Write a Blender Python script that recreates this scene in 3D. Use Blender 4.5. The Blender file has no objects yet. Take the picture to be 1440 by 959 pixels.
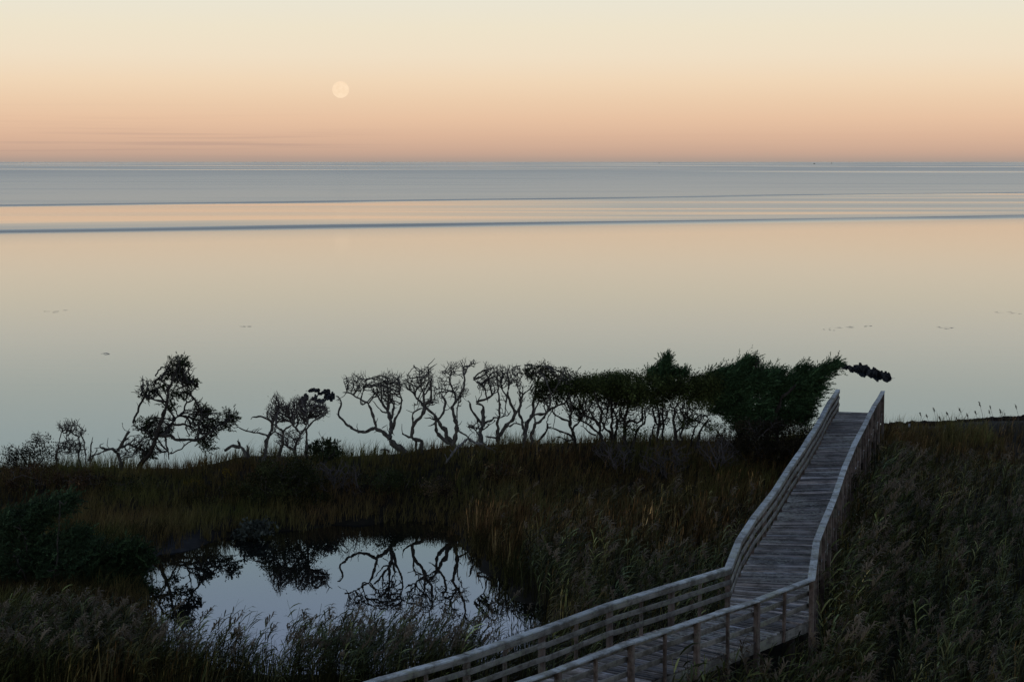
import bpy, math, random
import numpy as np
R = math.radians
rng = np.random.default_rng(7)
random.seed(7)
sc = bpy.context.scene
COL = sc.collection

# ------------------------------------------------------------------ camera model
F = 2534.0; H = 14.0
PT = math.atan(251.5 / F); CP, SP = math.cos(PT), math.sin(PT)
def ray(u, v):
    a = (u - 720) / F; b = (479.5 - v) / F
    return a, CP + b * SP, -SP + b * CP
def P(u, v, Y):                       # photo pixel -> the point at distance Y
    d = ray(u, v); k = Y / d[1]
    return np.array((d[0] * k, Y, H + d[2] * k))
def G(u, v, z=0.0):                   # photo pixel -> the point at height z
    d = ray(u, v); k = (z - H) / d[2]
    return np.array((d[0] * k, d[1] * k, z))

cam_d = bpy.data.cameras.new("camera"); cam = bpy.data.objects.new("camera", cam_d); COL.objects.link(cam)
cam.location = (0, 0, H); cam.rotation_euler = (math.pi / 2 - PT, 0, 0)
cam_d.sensor_width = 36; cam_d.lens = F / 1440 * 36; cam_d.clip_start = 0.5; cam_d.clip_end = 300000
sc.camera = cam
sc.view_settings.view_transform = 'Standard'; sc.view_settings.look = 'None'
sc.view_settings.exposure = 0; sc.view_settings.gamma = 1
sc.render.engine = 'CYCLES'
sc.cycles.max_bounces = 6; sc.cycles.diffuse_bounces = 2; sc.cycles.glossy_bounces = 3
sc.cycles.use_denoising = True

# ------------------------------------------------------------------ materials
def mat(name):
    m = bpy.data.materials.new(name); m.use_nodes = True
    nt = m.node_tree; b = nt.nodes['Principled BSDF']
    return m, nt, b
def node(nt, t, **kw):
    n = nt.nodes.new(t)
    for k, v in kw.items():
        if k.startswith('i_'):
            n.inputs[k[2:].replace('_', ' ')].default_value = v
        else:
            setattr(n, k, v)
    return n
def ramp(nt, stops, interp='LINEAR'):
    n = nt.nodes.new('ShaderNodeValToRGB'); cr = n.color_ramp; cr.interpolation = interp
    while len(cr.elements) < len(stops): cr.elements.new(0.5)
    for e, (p, c) in zip(cr.elements, stops):
        e.position = p; e.color = (*c, 1) if len(c) == 3 else c
    return n
def mixrgb(nt, mode, fac, a, b):
    n = nt.nodes.new('ShaderNodeMix'); n.data_type = 'RGBA'; n.blend_type = mode
    for sock, val in ((n.inputs[0], fac), (n.inputs[6], a), (n.inputs[7], b)):
        if hasattr(val, 'is_output'): nt.links.new(val, sock)
        elif isinstance(val, (int, float)): sock.default_value = val
        else: sock.default_value = (*val, 1)
    return n.outputs[2]
def coords(nt, scale=(1, 1, 1)):
    g = node(nt, 'ShaderNodeNewGeometry'); mp = node(nt, 'ShaderNodeMapping')
    mp.inputs['Scale'].default_value = scale
    nt.links.new(g.outputs['Position'], mp.inputs['Vector'])
    return mp.outputs['Vector']
def noise(nt, vec, scale, detail=4, rough=0.6):
    n = node(nt, 'ShaderNodeTexNoise'); n.inputs['Scale'].default_value = scale
    n.inputs['Detail'].default_value = detail; n.inputs['Roughness'].default_value = rough
    nt.links.new(vec, n.inputs['Vector'])
    return n.outputs['Fac']

def foliage_mat(name, rough=0.6, trans=0.25):
    """colour comes from the 'tint' attribute; leaves let a little light through"""
    m, nt, b = mat(name)
    at = node(nt, 'ShaderNodeAttribute', attribute_name='tint')
    nt.links.new(at.outputs['Color'], b.inputs['Base Color'])
    b.inputs['Roughness'].default_value = rough
    b.inputs['Specular IOR Level'].default_value = 0.06
    if trans:
        tr = node(nt, 'ShaderNodeBsdfTranslucent'); nt.links.new(at.outputs['Color'], tr.inputs['Color'])
        mx = node(nt, 'ShaderNodeMixShader'); mx.inputs[0].default_value = trans
        nt.links.new(b.outputs[0], mx.inputs[1]); nt.links.new(tr.outputs[0], mx.inputs[2])
        nt.links.new(mx.outputs[0], nt.nodes['Material Output'].inputs['Surface'])
    return m
M_LEAF = foliage_mat('leaves'); M_REED = foliage_mat('reed leaves', 0.55, 0.2); M_GRASS = foliage_mat('grass', 0.7, 0.2)

def bark_mat(name, c0, c1, sc_=9):
    m, nt, b = mat(name)
    v = coords(nt, (1, 1, .35)); f = noise(nt, v, sc_, 5)
    r = ramp(nt, [(.35, c0), (.65, c1)]); nt.links.new(f, r.inputs[0])
    nt.links.new(r.outputs[0], b.inputs['Base Color']); b.inputs['Roughness'].default_value = .9
    b.inputs['Specular IOR Level'].default_value = .15
    bp = node(nt, 'ShaderNodeBump'); bp.inputs['Strength'].default_value = .5; bp.inputs['Distance'].default_value = .03
    nt.links.new(f, bp.inputs['Height']); nt.links.new(bp.outputs[0], b.inputs['Normal'])
    return m
M_DEAD = bark_mat('weathered dead bark', (.045, .043, .039), (.15, .143, .13))
M_BARK = bark_mat('live bark', (.022, .02, .018), (.07, .064, .056))
M_SILVER = bark_mat('silver driftwood', (.13, .125, .12), (.30, .29, .28))
M_TWIG = bark_mat('grey twigs', (.07, .062, .058), (.15, .135, .13))

def wood_mat(name, c0, c1, lichen=(.20, .22, .19), lich=.5, plank=False):
    m, nt, b = mat(name)
    at = node(nt, 'ShaderNodeAttribute', attribute_name='tint')
    uv = node(nt, 'ShaderNodeUVMap')
    mp = node(nt, 'ShaderNodeMapping'); mp.inputs['Scale'].default_value = (1.2, 22, 1)
    nt.links.new(uv.outputs[0], mp.inputs['Vector'])
    grain = noise(nt, mp.outputs[0], 2.0, 5, .65)
    r = ramp(nt, [(.3, c0), (.7, c1)]); nt.links.new(grain, r.inputs[0])
    c = mixrgb(nt, 'MULTIPLY', 1.0, r.outputs[0], at.outputs['Color'])
    p = coords(nt); patch = noise(nt, p, .55 if plank else 1.1, 4, .6); fine = noise(nt, p, 9, 3, .7)
    mm = node(nt, 'ShaderNodeMath', operation='MULTIPLY'); nt.links.new(patch, mm.inputs[0]); nt.links.new(fine, mm.inputs[1])
    rr = ramp(nt, [(.27, (0, 0, 0)), (.36, (lich, lich, lich))]); nt.links.new(mm.outputs[0], rr.inputs[0])
    st = noise(nt, p, 2.3, 5, .7); sr = ramp(nt, [(.40, (.42, .40, .37)), (.56, (1.08, 1.08, 1.08))]); nt.links.new(st, sr.inputs[0])
    c = mixrgb(nt, 'MULTIPLY', 1.0, c, sr.outputs[0])
    c = mixrgb(nt, 'MIX', rr.outputs[0], c, lichen)
    nt.links.new(c, b.inputs['Base Color'])
    b.inputs['Roughness'].default_value = .75; b.inputs['Specular IOR Level'].default_value = .3
    bp = node(nt, 'ShaderNodeBump'); bp.inputs['Strength'].default_value = .4; bp.inputs['Distance'].default_value = .01
    nt.links.new(grain, bp.inputs['Height']); nt.links.new(bp.outputs[0], b.inputs['Normal'])
    return m
M_DECK = wood_mat('weathered deck planks', (.118, .108, .106), (.33, .31, .312), (.36, .385, .35), .65, True)
M_CAP = wood_mat('silvered handrail', (.26, .30, .33), (.50, .56, .60), (.32, .35, .28), .75)
M_RAIL = wood_mat('weathered rail', (.14, .134, .122), (.29, .28, .255), (.24, .26, .19), .7)
M_POST = wood_mat('brown post', (.10, .075, .06), (.19, .145, .12), (.18, .19, .14), .5)

def water_mat(name):
    m, nt, b = mat(name)
    b.inputs['Base Color'].default_value = (.012, .018, .022, 1)
    b.inputs['Roughness'].default_value = .03; b.inputs['IOR'].default_value = 1.333
    return m, nt, b

# ------------------------------------------------------------------ mesh helpers
def link(o, parent=None):
    COL.objects.link(o)
    if parent is not None: o.parent = parent
    return o
def mesh(name, V, Fs, m, parent=None, tint=None, uv=None, smooth=False):
    """V (n,3); Fs list of face index arrays (k,3) and/or (k,4); tint (n,3) per point"""
    V = np.asarray(V, np.float32)
    Fs = [np.asarray(f, np.int32) for f in Fs if len(f)]
    me = bpy.data.meshes.new(name)
    me.vertices.add(len(V)); me.vertices.foreach_set('co', V.ravel())
    loops = np.concatenate([f.ravel() for f in Fs]); sizes = np.concatenate([np.full(len(f), f.shape[1], np.int32) for f in Fs])
    me.loops.add(len(loops)); me.loops.foreach_set('vertex_index', loops)
    me.polygons.add(len(sizes))
    me.polygons.foreach_set('loop_start', np.concatenate([[0], np.cumsum(sizes)[:-1]]).astype(np.int32))
    if smooth: me.polygons.foreach_set('use_smooth', np.ones(len(sizes), bool))
    if tint is not None:
        a = me.color_attributes.new('tint', 'FLOAT_COLOR', 'POINT')
        t = np.ones((len(V), 4), np.float32); t[:, :3] = tint
        a.data.foreach_set('color', t.ravel())
    if uv is not None:
        ul = me.uv_layers.new(name='UVMap'); ul.data.foreach_set('uv', np.asarray(uv, np.float32)[loops].ravel())
    me.update(calc_edges=True); me.validate()
    if m is not None: me.materials.append(m)
    o = bpy.data.objects.new(name, me)
    if parent is not None:            # parts are stored relative to their thing's base
        base = world_base(parent)
        me.transform(__import__('mathutils').Matrix.Translation([-c for c in base]))
    return link(o, parent)
def world_base(o):
    b = np.zeros(3)
    while o is not None:
        b = b + np.array(o.location); o = o.parent
    return b
def tag(o, label=None, cat=None, group=None, kind=None):
    if label: o['label'] = label
    if cat: o['category'] = cat
    if group: o['group'] = group
    if kind: o['kind'] = kind
    return o
def thing(name, loc, label, cat, group=None):
    o = bpy.data.objects.new(name, None); o.location = [float(c) for c in loc]; o.empty_display_size = .3
    link(o); return tag(o, label, cat, group)

class Tubes:
    def __init__(s): s.V = []; s.F = []; s.n = 0; s.T = []
    def add(s, pts, rad, sides=6, cap=True):
        pts = np.asarray(pts, float); rad = np.broadcast_to(np.asarray(rad, float), (len(pts),))
        t = np.gradient(pts, axis=0); t /= np.linalg.norm(t, axis=1)[:, None] + 1e-9
        ref = np.array((0, 1., 0)) if abs(t[:, 1]).mean() < .8 else np.array((1., 0, 0))
        a = np.cross(t, ref); a /= np.linalg.norm(a, axis=1)[:, None] + 1e-9
        b = np.cross(t, a)
        th = np.arange(sides) * 2 * math.pi / sides
        ring = pts[:, None] + rad[:, None, None] * (a[:, None] * np.cos(th)[None, :, None] + b[:, None] * np.sin(th)[None, :, None])
        n = len(pts); s.V.append(ring.reshape(-1, 3))
        i = np.arange(n - 1)[:, None] * sides; j = np.arange(sides)[None]; k = (j + 1) % sides
        f = np.stack([i + j, i + k, i + sides + k, i + sides + j], -1).reshape(-1, 4) + s.n
        s.F.append(f); s.n += n * sides
        if cap:
            for e in (0, n - 1):
                s.V.append(pts[e][None]); c = s.n; s.n += 1
                base = c - 1 - (n - 1 - e) * sides - (sides - 1) if e else None
                base = s.n - 1 - n * sides + (e * sides) - (0 if e == 0 else 1)
                jj = np.arange(sides); f = np.stack([base + jj, base + (jj + 1) % sides, np.full(sides, c), np.full(sides, c)], -1)
                s.F.append(f[:, :4] if False else np.stack([f[:, 0], f[:, 1], f[:, 2], f[:, 2]], -1))
    def build(s, name, m, parent=None, smooth=True):
        V = np.concatenate(s.V); Fq = np.concatenate(s.F)
        tri = Fq[Fq[:, 2] == Fq[:, 3]][:, :3]; quad = Fq[Fq[:, 2] != Fq[:, 3]]
        return mesh(name, V, [quad, tri], m, parent, smooth=smooth)

class Boxes:
    """boards given by a start, an end, a side direction and a section; UV runs along the board"""
    def __init__(s): s.V = []; s.F = []; s.U = []; s.T = []; s.n = 0
    def board(s, p, q, w, h, side=None, tint=(1, 1, 1), bev=.006):
        p = np.array(p, float); q = np.array(q, float); d = q - p; L = np.linalg.norm(d); d /= L
        if side is None:
            side = np.cross(d, (0, 0, 1.)) if abs(d[2]) < .95 else np.array((1., 0, 0))
        side = np.array(side, float); side -= d * side.dot(d); side /= np.linalg.norm(side); up = np.cross(side, d)
        hw, hh = w / 2, h / 2; b = min(bev, hw * .4, hh * .4)
        sec = [(-hw + b, -hh), (hw - b, -hh), (hw, -hh + b), (hw, hh - b), (hw - b, hh), (-hw + b, hh), (-hw, hh - b), (-hw, -hh + b)]
        o = random.random() * 50
        acc = np.cumsum([0] + [math.hypot(sec[(i + 1) % 8][0] - sec[i][0], sec[(i + 1) % 8][1] - sec[i][1]) for i in range(8)])
        for c, l in ((p, 0), (q, L)):
            for i, (x, y) in enumerate(sec):
                s.V.append(c + side * x + up * y); s.U.append((o + l, o + acc[i])); s.T.append(tint)
        n = s.n
        for i in range(8):
            j = (i + 1) % 8; s.F.append((n + i, n + j, n + 8 + j, n + 8 + i))
        for e in (0, 8):                       # end faces as three quads
            a = n + e
            for qd in ((0, 1, 2, 7), (7, 2, 3, 6), (6, 3, 4, 5)): s.F.append(tuple(a + k for k in qd))
        s.n += 16
    def quadplank(s, a, b, c, d, th, tint):    # plank with top corners a,b,c,d
        top = [np.array(x, float) for x in (a, b, c, d)]; o = random.random() * 50
        L = np.linalg.norm(top[1] - top[0]); w = np.linalg.norm(top[3] - top[0])
        uvs = [(o, o), (o + L, o), (o + L, o + w), (o, o + w)]
        for dz in (0, -th):
            for x, u in zip(top, uvs): s.V.append(x + (0, 0, dz)); s.U.append(u); s.T.append(tint)
        n = s.n; s.F += [(n, n + 1, n + 2, n + 3), (n + 7, n + 6, n + 5, n + 4), (n, n + 4, n + 5, n + 1), (n + 1, n + 5, n + 6, n + 2), (n + 2, n + 6, n + 7, n + 3), (n + 3, n + 7, n + 4, n)]
        s.n += 8
    def build(s, name, m, parent=None):
        return mesh(name, s.V, [np.array(s.F)], m, parent, tint=np.array(s.T), uv=np.array(s.U))

def leaf_quads(C, size, axis=None, tint=(.03, .04, .02), var=.35, aspect=.5, spread=1.0):
    """rhombic leaves at points C; axis (n,3) optional main direction"""
    n = len(C); size = np.broadcast_to(size, (n,)) * rng.uniform(.7, 1.3, n)
    a = rng.normal(size=(n, 3))
    if axis is not None: a = axis + a * spread
    a /= np.linalg.norm(a, axis=1)[:, None] + 1e-9
    r = rng.normal(size=(n, 3)); b = np.cross(a, r); b /= np.linalg.norm(b, axis=1)[:, None] + 1e-9
    a = a * size[:, None]; b = b * (size * aspect)[:, None]
    V = np.stack([C - a * .5, C + b * .5 - a * .05, C + a * .5, C - b * .5 - a * .05], 1).reshape(-1, 3)
    Fq = np.arange(4 * n).reshape(n, 4)
    t = np.asarray(tint, float); t = np.broadcast_to(t, (n, 3)) * np.exp(rng.normal(0, var, n))[:, None]
    return V, Fq, np.repeat(t, 4, 0)

# ------------------------------------------------------------------ world: twilight sky
w = bpy.data.worlds.new("World"); sc.world = w; w.use_nodes = True
nt = w.node_tree; bg = nt.nodes['Background']
tc = node(nt, 'ShaderNodeTexCoord'); sx = node(nt, 'ShaderNodeSeparateXYZ'); nt.links.new(tc.outputs['Generated'], sx.inputs[0])
mx = node(nt, 'ShaderNodeMath', operation='MAXIMUM'); mx.inputs[1].default_value = 0.0
nt.links.new(sx.outputs['Z'], mx.inputs[0])
pw = node(nt, 'ShaderNodeMath', operation='POWER'); pw.inputs[1].default_value = .4; nt.links.new(mx.outputs[0], pw.inputs[0])
def lin(c): return tuple((x / 255 / 12.92) if x <= 10 else ((x / 255 + .055) / 1.055) ** 2.4 for x in c)
def ep(deg): return math.sin(R(deg)) ** .4
SKY = [(0.0, lin((166, 152, 142))), (ep(.1), lin((180, 157, 143))), (ep(.35), lin((202, 168, 147))), (ep(.8), lin((219, 181, 154))),
       (ep(1.35), lin((231, 194, 163))), (ep(1.9), lin((236, 204, 172))), (ep(2.5), lin((240, 214, 183))), (ep(3.3), lin((240, 223, 197))),
       (ep(4.2), lin((238, 227, 203))), (ep(5.3), lin((233, 229, 213))), (ep(7), (.70, .765, .70)), (ep(9), (.67, .82, .83)), (ep(12), (.62, .82, .90)),
       (ep(16), (.66, .84, 1.28)), (ep(22), (.38, .5, .70)), (ep(35), (.14, .185, .28)), (1.0, (.07, .095, .17))]
cr = ramp(nt, SKY); nt.links.new(pw.outputs[0], cr.inputs[0])
# faint mauve cloud streaks low over the sea
mp = node(nt, 'ShaderNodeMapping'); mp.inputs['Scale'].default_value = (6, 6, 420); mp.inputs['Location'].default_value = (3.1, 0, .4); nt.links.new(tc.outputs['Generated'], mp.inputs[0])
nz = noise(nt, mp.outputs[0], 1.0, 4, .55)
rz = ramp(nt, [(.47, (0, 0, 0)), (.64, (.45, .45, .45))]); nt.links.new(nz, rz.inputs[0])
lowm = ramp(nt, [(0.0, (0, 0, 0)), (ep(.25), (.4, .4, .4)), (ep(.6), (1, 1, 1)), (ep(1.1), (.25, .25, .25)), (ep(2), (0, 0, 0))]); nt.links.new(pw.outputs[0], lowm.inputs[0])
fm = node(nt, 'ShaderNodeMath', operation='MULTIPLY'); nt.links.new(rz.outputs[0], fm.inputs[0]); nt.links.new(lowm.outputs[0], fm.inputs[1])
mlr = node(nt, 'ShaderNodeMapRange'); mlr.inputs[1].default_value = -.13; mlr.inputs[2].default_value = -.06; mlr.inputs[3].default_value = 1; mlr.inputs[4].default_value = .12; nt.links.new(sx.outputs['X'], mlr.inputs[0])
fm2 = node(nt, 'ShaderNodeMath', operation='MULTIPLY'); nt.links.new(fm.outputs[0], fm2.inputs[0]); nt.links.new(mlr.outputs[0], fm2.inputs[1])
skyc = mixrgb(nt, 'MIX', fm2.outputs[0], cr.outputs[0], lin((178, 150, 138)))
az = node(nt, 'ShaderNodeMapRange'); az.inputs[1].default_value = -.5; az.inputs[2].default_value = .35; az.inputs[3].default_value = .60; az.inputs[4].default_value = 1.0
nt.links.new(sx.outputs['Y'], az.inputs[0])
vs = node(nt, 'ShaderNodeVectorMath', operation='SCALE'); nt.links.new(skyc, vs.inputs[0]); nt.links.new(az.outputs[0], vs.inputs['Scale'])
nt.links.new(vs.outputs[0], bg.inputs['Color']); bg.inputs['Strength'].default_value = 1.0

sun_d = bpy.data.lights.new("dawn_glow", 'SUN'); sun = bpy.data.objects.new("dawn_glow", sun_d); COL.objects.link(sun)
sun_d.energy = 0.12; sun_d.angle = R(40); sun_d.color = (1, .8, .62)
sun.rotation_euler = (R(80), 0, R(-14))        # low glow from behind the camera, where the sun is about to rise

# ------------------------------------------------------------------ moon
def uv_sphere(name, c, r, m, parent=None, seg=48, rings=24):
    V = []; Fq = []; T = []
    for i in range(rings + 1):
        ph = math.pi * i / rings
        for j in range(seg):
            th = 2 * math.pi * j / seg; V.append((r * math.sin(ph) * math.cos(th), r * math.sin(ph) * math.sin(th), r * math.cos(ph)))
    for i in range(rings):
        for j in range(seg):
            Fq.append((i * seg + j, i * seg + (j + 1) % seg, (i + 1) * seg + (j + 1) % seg, (i + 1) * seg + j))
    o = mesh(name, np.array(V), [np.array(Fq)], m, parent, smooth=True); o.location = c
    return o
m, nt, b = mat('moon')
em = node(nt, 'ShaderNodeEmission')
g = node(nt, 'ShaderNodeTexCoord'); nf = noise(nt, g.outputs['Object'], .0045, 3)
r_ = ramp(nt, [(.4, lin((250, 221, 187))), (.6, lin((254, 226, 193)))]); nt.links.new(nf, r_.inputs[0])
nt.links.new(r_.outputs[0], em.inputs['Color']); nt.links.new(em.outputs[0], nt.nodes['Material Output'].inputs['Surface'])
MOON_D = 90000.0
pm = P(479, 126.5, MOON_D)
moon = uv_sphere('moon', pm, 11.6 / F * MOON_D, m)
tag(moon, 'pale full moon low over the sea in the peach sky', 'moon')

# ------------------------------------------------------------------ terrain
POND = np.array([G(u, v)[:2] for u, v in [(205, 810), (212, 782), (300, 762), (400, 748), (480, 738), (560, 733), (625, 738), (655, 768), (690, 805), (720, 838), (765, 868), (790, 890), (700, 925), (600, 945), (480, 950), (350, 945), (250, 925), (212, 880)]])
def sdist(pts, poly):
    d = np.full(len(pts), 1e9); ins = np.zeros(len(pts), bool)
    n = len(poly)
    for i in range(n):
        a = poly[i]; b = poly[(i + 1) % n]; e = b - a; wv = pts - a
        t = np.clip((wv @ e) / (e @ e), 0, 1); d = np.minimum(d, np.hypot(*(wv - t[:, None] * e).T))
        c1 = (a[1] <= pts[:, 1]) & (b[1] > pts[:, 1]); c2 = (a[1] > pts[:, 1]) & (b[1] <= pts[:, 1])
        cr_ = e[0] * wv[:, 1] - e[1] * wv[:, 0]
        ins ^= (c1 & (cr_ > 0)) | (c2 & (cr_ < 0))
    return np.where(ins, -d, d)
CX = [-300, -60, -24.9, -15.5, -14.2, -12, -7.3, -2.4, 2.4, 8.7, 12.1, 17.2, 24.7, 60, 300]
CY = [76, 76, 76, 76, 76, 76, 76, 76, 76.5, 78, 80, 83, 86, 95, 95]
CZ = [.9, .9, .85, .85, .85, 1.25, 1.38, 1.75, 2.0, 1.8, 1.6, 1.5, 1.40, 1.4, 1.4]
def wob(x, y, s, seed=0):
    v = 0
    for k in range(4):
        a = 1.7 * k + seed; f = s * (1.6 ** k)
        v = v + np.sin(x * f * math.cos(a) + y * f * math.sin(a) + 3.1 * a) / (1.5 ** k)
    return v / 2.4
def crest(x): return np.interp(x, CX, CY), np.interp(x, CX, CZ)
def ss(t): t = np.clip(t, 0, 1); return t * t * (3 - 2 * t)
def zg(x, y):
    x = np.asarray(x, float); y = np.asarray(y, float); sh = x.shape; x = x.ravel(); y = y.ravel()
    yc, zc = crest(x); wd = np.interp(x, [4, 14], [7.5, 16])
    base = .34 + .09 * wob(x, y, .5)
    sd = sdist(np.stack([x, y], 1), POND) + .45 * wob(x, y, 1.1, 3) + .3 * wob(x, y, 2.7, 6)
    up = ss((y - (yc - wd)) / wd) * np.clip((sd - .4) / 2.2, 0, 1)
    z = base + (zc - base) * up
    z = np.where(sd < 1.2, np.minimum(z, np.interp(sd, [-1.5, 0, 1.2], [-.5, -.02, .34])), z)
    dn = ss((y - yc - .6) / 8.5); z = z + (-.7 - z) * dn
    z = z + (.07 * wob(x, y, 1.7, 2) + .16 * up * wob(x, y, .45, 11)) * np.clip(sd, 0, 1) * (1 - dn)
    return z.reshape(sh)
xs = np.concatenate([np.linspace(-300, -42, 30), np.arange(-40, 46, .4), np.linspace(48, 300, 30)])
ys = np.concatenate([np.linspace(-30, 30, 20), np.arange(32, 104, .4)])
XX, YY = np.meshgrid(xs, ys); ZZ = zg(XX, YY)
V = np.stack([XX, YY, ZZ], -1).reshape(-1, 3)
i = np.arange(len(ys) - 1)[:, None] * len(xs); j = np.arange(len(xs) - 1)[None]
Fq = np.stack([i + j, i + j + 1, i + len(xs) + j + 1, i + len(xs) + j], -1).reshape(-1, 4)
yc, _ = crest(V[:, 0]); sandw = ss((V[:, 1] - yc - 1.2) / 2.0)[:, None]
sdv = sdist(V[:, :2], POND)[:, None]; soil = np.array((.022, .019, .013)) + (np.array((.05, .05, .052)) - (.022, .019, .013)) * np.clip(1.3 - sdv * .8, 0, 1) * ss((-10.6 - V[:, :1]) / 1.5)
sand = np.array((.24, .215, .19))
m, nt, b = mat('marsh soil and sand')
at = node(nt, 'ShaderNodeAttribute', attribute_name='tint'); f_ = noise(nt, coords(nt), 3.0, 6)
r_ = ramp(nt, [(.3, (.55, .55, .55)), (.7, (1.25, 1.25, 1.2))]); nt.links.new(f_, r_.inputs[0])
nt.links.new(mixrgb(nt, 'MULTIPLY', 1.0, at.outputs['Color'], r_.outputs[0]), b.inputs['Base Color'])
b.inputs['Roughness'].default_value = .95; b.inputs['Specular IOR Level'].default_value = .1
ground = mesh('ground', V, [Fq], m, tint=soil + (sand - soil) * sandw, smooth=True); tag(ground, kind='structure')
ground['label'] = 'dark marsh soil rising to a low dune with pale sand behind'

# ------------------------------------------------------------------ sea and pond
WM, nt, b = water_mat('sea water')
g = node(nt, 'ShaderNodeNewGeometry'); s3 = node(nt, 'ShaderNodeSeparateXYZ'); nt.links.new(g.outputs['Position'], s3.inputs[0])
def mth(op, a, b2=None, c=None):
    n = node(nt, 'ShaderNodeMath', operation=op)
    for k, vv in enumerate((a, b2, c)):
        if vv is None: continue
        if hasattr(vv, 'is_output'): nt.links.new(vv, n.inputs[k])
        else: n.inputs[k].default_value = vv
    return n.outputs[0]
X_, Y_ = s3.outputs['X'], s3.outputs['Y']
# wind-ruffled water: how rough the surface is, by distance offshore along slanting bands
def band_coord(slope): return mth('SUBTRACT', Y_, mth('MULTIPLY', X_, slope))
mpb = node(nt, 'ShaderNodeMapping'); mpb.inputs['Scale'].default_value = (.0035, .012, 1); mpb.inputs['Rotation'].default_value = (0, 0, R(-24))
nt.links.new(g.outputs['Position'], mpb.inputs[0]); wig = noise(nt, mpb.outputs[0], 1.0, 3, .5)
d1 = mth('ADD', band_coord(.45), mth('MULTIPLY', mth('SUBTRACT', wig, .5), 30))
def mapr(x, stops):
    lo, hi = stops[0][0], stops[-1][0]
    mr = node(nt, 'ShaderNodeMapRange'); mr.inputs[1].default_value = lo; mr.inputs[2].default_value = hi; nt.links.new(x, mr.inputs[0])
    r2 = ramp(nt, [((a - lo) / (hi - lo), (c, c, c)) for a, c in stops]); nt.links.new(mr.outputs[0], r2.inputs[0])
    return r2.outputs[0]
d2 = mth('ADD', band_coord(.62), mth('MULTIPLY', mth('SUBTRACT', wig, .5), 60))
near = mapr(d1, [(80, .02), (250, .035), (340, .05), (396, .12), (404, .24), (409, .36), (414, .34), (420, .2), (440, .13), (465, .05), (480, .0)])
far = mapr(d2, [(500, 0), (640, .0), (662, .08), (676, .30), (688, .34), (700, .21), (1100, .23), (1800, .25), (3000, .28)])
mps = node(nt, 'ShaderNodeMapping'); mps.inputs['Scale'].default_value = (.0005, .0011, 1); nt.links.new(g.outputs['Position'], mps.inputs[0]); stz = noise(nt, mps.outputs[0], 1.0, 2, .5)
far = mth('MULTIPLY', far, mapr(mth('MULTIPLY', stz, mapr(Y_, [(0, 0), (1600, 0), (2300, 1), (9000, 1)])), [(0, 1), (.52, 1), (.62, .35), (1, .3)]))
patch = mapr(wig, [(.35, 0), (.5, .0), (.62, .02), (.8, .03)])
offshore = mapr(Y_, [(150, 0), (420, 0), (480, 1), (900, 1)])
leftband = mth('MULTIPLY', mapr(d1, [(400, 0), (412, .22), (440, .22), (462, .16), (476, .0)]), mapr(X_, [(-150, 1), (-70, .8), (20, .1), (200, 0)]))
mst = node(nt, 'ShaderNodeMapping'); mst.inputs['Scale'].default_value = (.0022, .021, 1); mst.inputs['Rotation'].default_value = (0, 0, R(-26)); nt.links.new(g.outputs['Position'], mst.inputs[0])
lanes = noise(nt, mst.outputs[0], 1.0, 3, .5)
rightband = mth('MULTIPLY', mth('MULTIPLY', mapr(d1, [(410, 0), (430, 1), (600, 1), (760, 1)]), mapr(X_, [(-200, .25), (-40, .45), (40, 1), (300, 1)])), mapr(lanes, [(.3, .02), (.42, .06), (.5, .17), (.7, .21)]))
rgh = mth('ADD', mth('MAXIMUM', mth('MAXIMUM', mth('MAXIMUM', near, rightband), leftband), far), mth('ADD', .02, mth('MULTIPLY', patch, offshore)))
nt.links.new(rgh, b.inputs['Roughness'])
bp = node(nt, 'ShaderNodeBump'); bp.inputs['Strength'].default_value = .05; bp.inputs['Distance'].default_value = .05
mw = node(nt, 'ShaderNodeMapping'); mw.inputs['Scale'].default_value = (.25, .9, 1); nt.links.new(g.outputs['Position'], mw.inputs[0])
nt.links.new(mapr(Y_, [(80, .05), (300, .03), (600, .0), (900, .0)]), bp.inputs['Strength']); nt.links.new(noise(nt, mw.outputs[0], .5, 2), bp.inputs['Height']); nt.links.new(bp.outputs[0], b.inputs['Normal'])
# rows: fine where the two swells run
yr = np.concatenate([np.linspace(78, 300, 30), np.arange(305, 900, 1.6), np.geomspace(905, 140000, 60)])
uxr = np.concatenate([[-60, -8, -2], np.linspace(-.6, .6, 61), [2, 8, 60]])
XX = yr[:, None] * uxr[None]; YY = np.repeat(yr[:, None], len(uxr), 1)
def swell(X, Y):
    q1 = Y - .45 * X - 412 + 6 * np.sin(X * .02); q2 = Y - .62 * X - 682 + 8 * np.sin(X * .013)
    return .26 * np.exp(-(q1 / 6.5) ** 2) - .06 * np.exp(-((q1 + 16) / 9) ** 2) + .20 * np.exp(-(q2 / 10) ** 2)
ZZ = swell(XX, YY) * (YY > 300) * (YY < 2000)
V = np.stack([XX, YY, ZZ], -1).reshape(-1, 3); n = len(uxr)
i = np.arange(len(yr) - 1)[:, None] * n; j = np.arange(n - 1)[None]
sea = mesh('sea', V, [np.stack([i + j, i + j + 1, i + n + j + 1, i + n + j], -1).reshape(-1, 4)], WM, smooth=True)
tag(sea, 'calm pale sound water reaching to the horizon with two long swells', kind='structure')
PM, nt, b = water_mat('pond water'); b.inputs['Roughness'].default_value = .0
b.inputs['Base Color'].default_value = (.006, .007, .007, 1)
bp = node(nt, 'ShaderNodeBump'); bp.inputs['Strength'].default_value = .03; bp.inputs['Distance'].default_value = .02
nt.links.new(noise(nt, coords(nt), 1.6, 2), bp.inputs['Height']); nt.links.new(bp.outputs[0], b.inputs['Normal'])
pc = POND.mean(0); pv = [(*pc, .0)] + [(*(pc + (p - pc) * 1.3), .0) for p in POND]
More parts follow.
